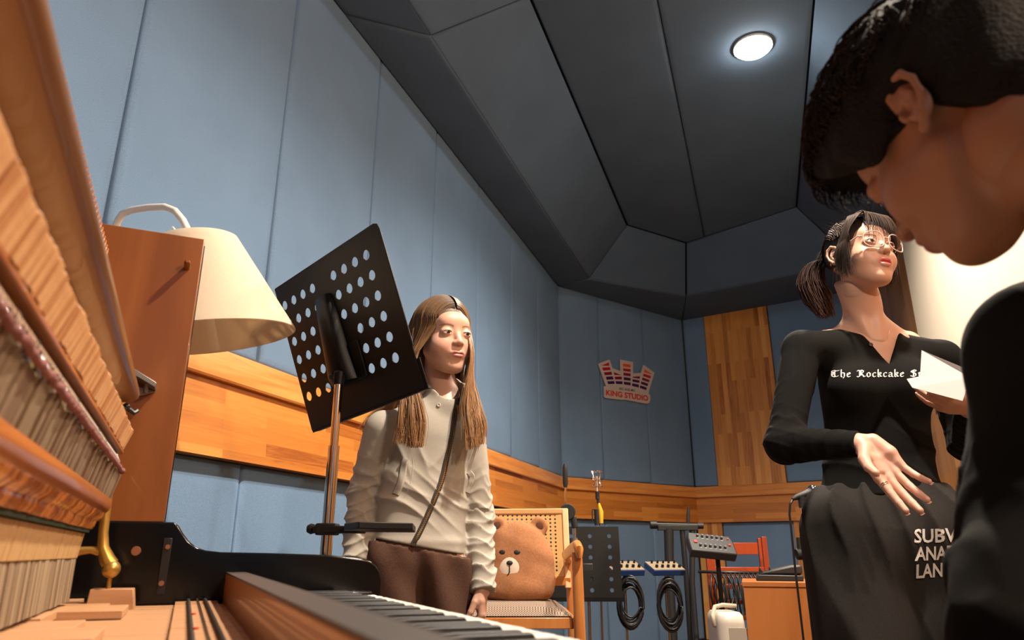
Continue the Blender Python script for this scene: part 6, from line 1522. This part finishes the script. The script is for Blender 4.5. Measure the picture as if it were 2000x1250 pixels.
# folded paper in her left hand
Yp = 1.60
pa = [at(1800, 684, Yp+.03), at(1905, 728, Yp-.03), at(1895, 737, Yp-.02), at(1797, 735, Yp-.045)]
pb2 = [at(1797, 735, Yp-.045), at(1895, 737, Yp-.02), at(1880, 783, Yp-.075), at(1782, 757, Yp-.085), at(1771, 740, Yp-.06)]
paper = MB()
def sheet(mb, pts, n_): 
    t_ = .0006; k = len(pts); nn = (pts[1]-pts[0]).cross(pts[2]-pts[0]).normalized()
    mb.add([p for p in pts]+[p+nn*t_ for p in pts], [tuple(range(k)), tuple(range(2*k-1, k-1, -1))]+[(i, k+i, k+(i+1) % k, (i+1) % k) for i in range(k)])
sheet(paper, pa, 1); sheet(paper, [pb2[0], pb2[1], pb2[2], pb2[3], pb2[4]], 1)
o = obj('folded_paper', paper, mat('paper_white', (.36, .33, .33), .8), None, smooth=0, off=tuple(pa[3])); o.location = pa[3]
tag(o, 'folded white paper sheet held in front of the woman', 'paper')
# ============================================================== the seated player in the foreground
F0 = Vector((-.34, .94, 0)).normalized(); th_ = math.radians(29); bfv = Vector((F0.x*math.cos(th_), F0.y*math.cos(th_), -math.sin(th_)))
bR = axes(bfv, (0, 0, 1)); bs = .955; ear = npv(at(1778, 208, .54)); borg = ear-bR@(V3(.078, .014, -.008)*bs)
boy = thing('person', 'dark-haired person in black sitting at the piano, head bowed, seen from behind the ear', 'person', (.86, .82, 0))
def bl(x, y, z_): return npv(borg)+bR@(V3(x, y, z_)*bs)
BN = bl(0, .062, -.165); nbase = npv(at(2230, 385, .66))
BN = nbase; BSL = npv(at(2050, 690, .63)); BHI = V3(.90, .86, .590); BSR = BSL+V3(.29, .16, .03)
BEL = npv(at(2035, 985, .66)); BWL = npv(at(1965, 1245, .60)); BER = BSR+V3(.02, .0, -.28); BWR = V3(.42, .78, .56)
BKL = V3(.48, .57, .47); BKR = V3(.44, .80, .47); BF = [V3(.50, .55, .045), V3(.46, .82, .045)]
bsk = (.31, .138, .072)
tr = yawpitch(-115, 0)
btor = axes((F0.x, F0.y, 0))
def boy_body(P):
    d = cone(P, (BSL+BSR)/2+V3(.02, .0, -.03), BHI, .115, .135); d = smin(d, cone(P, BN, (BSL+BSR)/2, .052, .075), .04)
    for S, E, W, K, f in ((BSL, BEL, BWL, BKL, BF[0]), (BSR, BER, BWR, BKR, BF[1])):
        d = smin(d, cone(P, (BSL+BSR)/2, S, .07, .052), .03); d = smin(d, chain(P, [S, E, W], [.050, .040, .026], .02), .02)
        d = smin(d, chain(P, [BHI+(S-(BSL+BSR)/2)*.4, K, f+V3(0, 0, .04)], [.085, .060, .040], .02), .03)
    d = smin(d, feet_field(P, BF, btor, 1.1), .02)
    return smin(d, hand_field(P, bhl), .006)
Yb = Vector((-.5, .15, -.55)).normalized(); Zb = Vector((-.4, -.3, .8)); Zb = (Zb-Yb*Zb.dot(Yb)).normalized(); Xb = Yb.cross(Zb)
bhl = hand_chains(basis(BWL, Xb, Yb, Zb), curl=(.4, .45, .5, .5), s=1.0)
v, q = net(boy_body, (.02, .30, -.01), (1.15, 1.15, 1.22), .007)
hv, hq, hw_ = head_net(borg, bR, bs, .0014)
def bneck(P): return smin(cone(P, bl(0, .028, -.070), BN, .0475, .060), cone(P, bl(0, .035, -.06), BN+V3(.02, .02, 0), .042, .055), .04)
nv, nq = net(bneck, np.minimum(bl(0, .03, -.075), BN)-.09, np.maximum(bl(0, .03, -.075), BN)+.09, .004)
vv, qq = join_nets([(v, q), (hw_, hq), (nv, nq)]); ch = head_cols(hv/bs, bsk, (.32, .10, .08), None, .1)
net_obj('body', vv, qq, M_SKIN, boy, np.concatenate([np.tile(bsk, (len(v), 1)), ch, np.tile(bsk, (len(nv), 1))]))
eyes(boy, borg, bR, bs, (.02, .011, .008), (0, -.3))
M_BTOP = fabric('black_sweatshirt', (.006, .006, .0055), (.011, .0105, .010), 500, blotch=.1, bstr=.2)
def btop(P):
    mid_ = (BSL+BSR)/2; d = cone(P, mid_+V3(.02, .0, -.02), BHI, .135, .150); d = smin(d, cone(P, BN+(mid_-BN)*.45, mid_, .075, .090), .03)
    for S, E, W, sd in ((BSL, BEL, BWL, .4), (BSR, BER, BWR, 1.4)):
        d = smin(d, cone(P, mid_, S, .085, .066), .05)
        d = smin(d, chain(P, [S, E, W], [.062, .058, .046], .03)+arm_wr(P, S, E, W, .004, 90, sd), .02)
    dn = (mid_-BN)/np.linalg.norm(mid_-BN); return smax(d, -((P-BN)@dn-.02), .006)
v, q = net(btop, (.10, .28, .42), (1.2, 1.25, 1.25), .006); net_obj('sweatshirt', v, q, M_BTOP, boy)
M_BTR = fabric('black_trouser', (.010, .010, .011), (.016, .016, .018), 400, blotch=.1)
def btr(P):
    d = cone(P, BHI+V3(0, 0, .06), BHI, .145, .150)
    for s_, K, f in ((-.07, BKL, BF[0]), (.07, BKR, BF[1])): d = smin(d, chain(P, [BHI+btor@V3(-s_*0+(.08 if s_ < 0 else -.08), 0, -.02), K, f+V3(0, 0, .06)], [.105, .078, .060], .02), .03)
    d = smax(d, P[:, 2]-(BHI[2]+.10), .01); return smax(d, .07-P[:, 2], .006)
v, q = net(btr, (.25, .38, .05), (1.2, 1.2, .72), .007); net_obj('trousers', v, q, M_BTR, boy)
for f in BF:
    v, q = net(lambda P: feet_field(P, [f], btor, 1.12)-.006, f+V3(-.24, -.10, -.05), f+V3(.10, .26, .08), .006); net_obj('shoe', v, q, M_SHOE, boy)
# short thick hair, curlier along the fringe
def bcap(P):
    d = ell(P, (0, .000, .052), (.0725+.018, .090+.050, .082+.036)); d = smin(d, ell(P, (0, .052, -.030), (.064, .062, .060)), .03)
    n_ = .0022*np.sin(P[:, 0]*95+P[:, 1]*60)*np.sin(P[:, 1]*110-P[:, 2]*70)+.0015*np.sin(P[:, 2]*210+P[:, 0]*90)
    face = ell(P, (0, -.142, -.016), (.092, .092, .106)); d = smax(d-n_, -face, .008)
    A = np.stack([np.abs(P[:, 0]), P[:, 1], P[:, 2]], 1)
    d = smax(d, -(P[:, 2]+.010-.15*np.clip(-P[:, 1], 0, .1)*3+.075*fade(P[:, 1], .02, .06)), .010)
    e_ = ell(A, (.085, .012, -.016), (.022, .024, .036)); d = smax(d, -e_, .008)
    sb = ell(A, (.0745, -.038, .020), (.008, .022, .036)); return smin(d, sb, .014)
v, q = net(lambda P: bcap(P/bs)*bs, (-.115, -.19, -.10), (.115, .17, .20), .003)
M_HAIRB = vcol_mat('short_black_hair', .75, .15, nscale=260, nstr=.8, ndist=.004)
net_obj('hair_cap', v@bR.T+borg, q, M_HAIRB, boy, np.tile((.010, .0075, .006), (len(v), 1)))
P_, R_, C_ = [], [], []
def bskull(th, ph, g_): return Vector(bl((.0745+g_)*math.sin(ph), .002-(.122+g_)*math.cos(th)*math.cos(ph), .052+(.100+g_)*math.sin(th)*math.cos(ph)))
for i in range(1500):
    fringe = i < 700
    if fringe: ph = RH.uniform(-1.1, 1.25); th0 = RH.uniform(.50, 1.15)
    else: ph = RH.uniform(-1.5, 1.5); th0 = RH.uniform(.4, 3.0)
    g_ = .016+RH.random()*.006; L_h = RH.uniform(.25, .5); kk = RH.uniform(0, 6.3); amp = .006 if fringe else .003
    pts = []
    for k in range(7):
        t = k/6; g2 = g_+.004*math.sin(t*PI); p = bskull(th0-L_h*t if th0 < 2.2 else th0+L_h*t*.6, ph*(1+.1*t), g2); p = p+Vector((math.sin(kk+t*9), math.cos(kk+t*9), math.sin(kk*2+t*9)))*amp*t; pts.append(p)
    b = RH.uniform(.6, 1.5); P_.append(catmull(pts, 12)); R_.append(.0009 if fringe else .0011); C_.append(((.014*b, .010*b, .008*b), (.035*b, .020*b, .013*b)))
strands_mesh('hair', P_, R_, C_, M_HAIRB, boy)
rebase(boy)
for o in list(boy.children):
    for k in o.children: rebase(boy, [k])
    for k in o.children:
        for k2 in k.children: rebase(boy, [k2])
# bench he sits on
bench = thing('piano_bench', 'black piano bench under the seated player', 'bench', (.90, .90, 0), PA)
obj('seat', MB().box((-.16, -.30, .385), (.18, .30, .405)), M_BLACK, bench, bevel=.004); obj('seat_pad', MB().box((-.155, -.295, .406), (.175, .295, .435)), mat('bench_vinyl', (.015, .015, .016), .5), bench, bevel=.012, seg=3)
for sx in (-.14, .16):
    for sy in (-.27, .27): obj('leg', MB().box((sx-.02, sy-.02, 0), (sx+.02, sy+.02, .384)), M_BLACK, bench, bevel=.003)
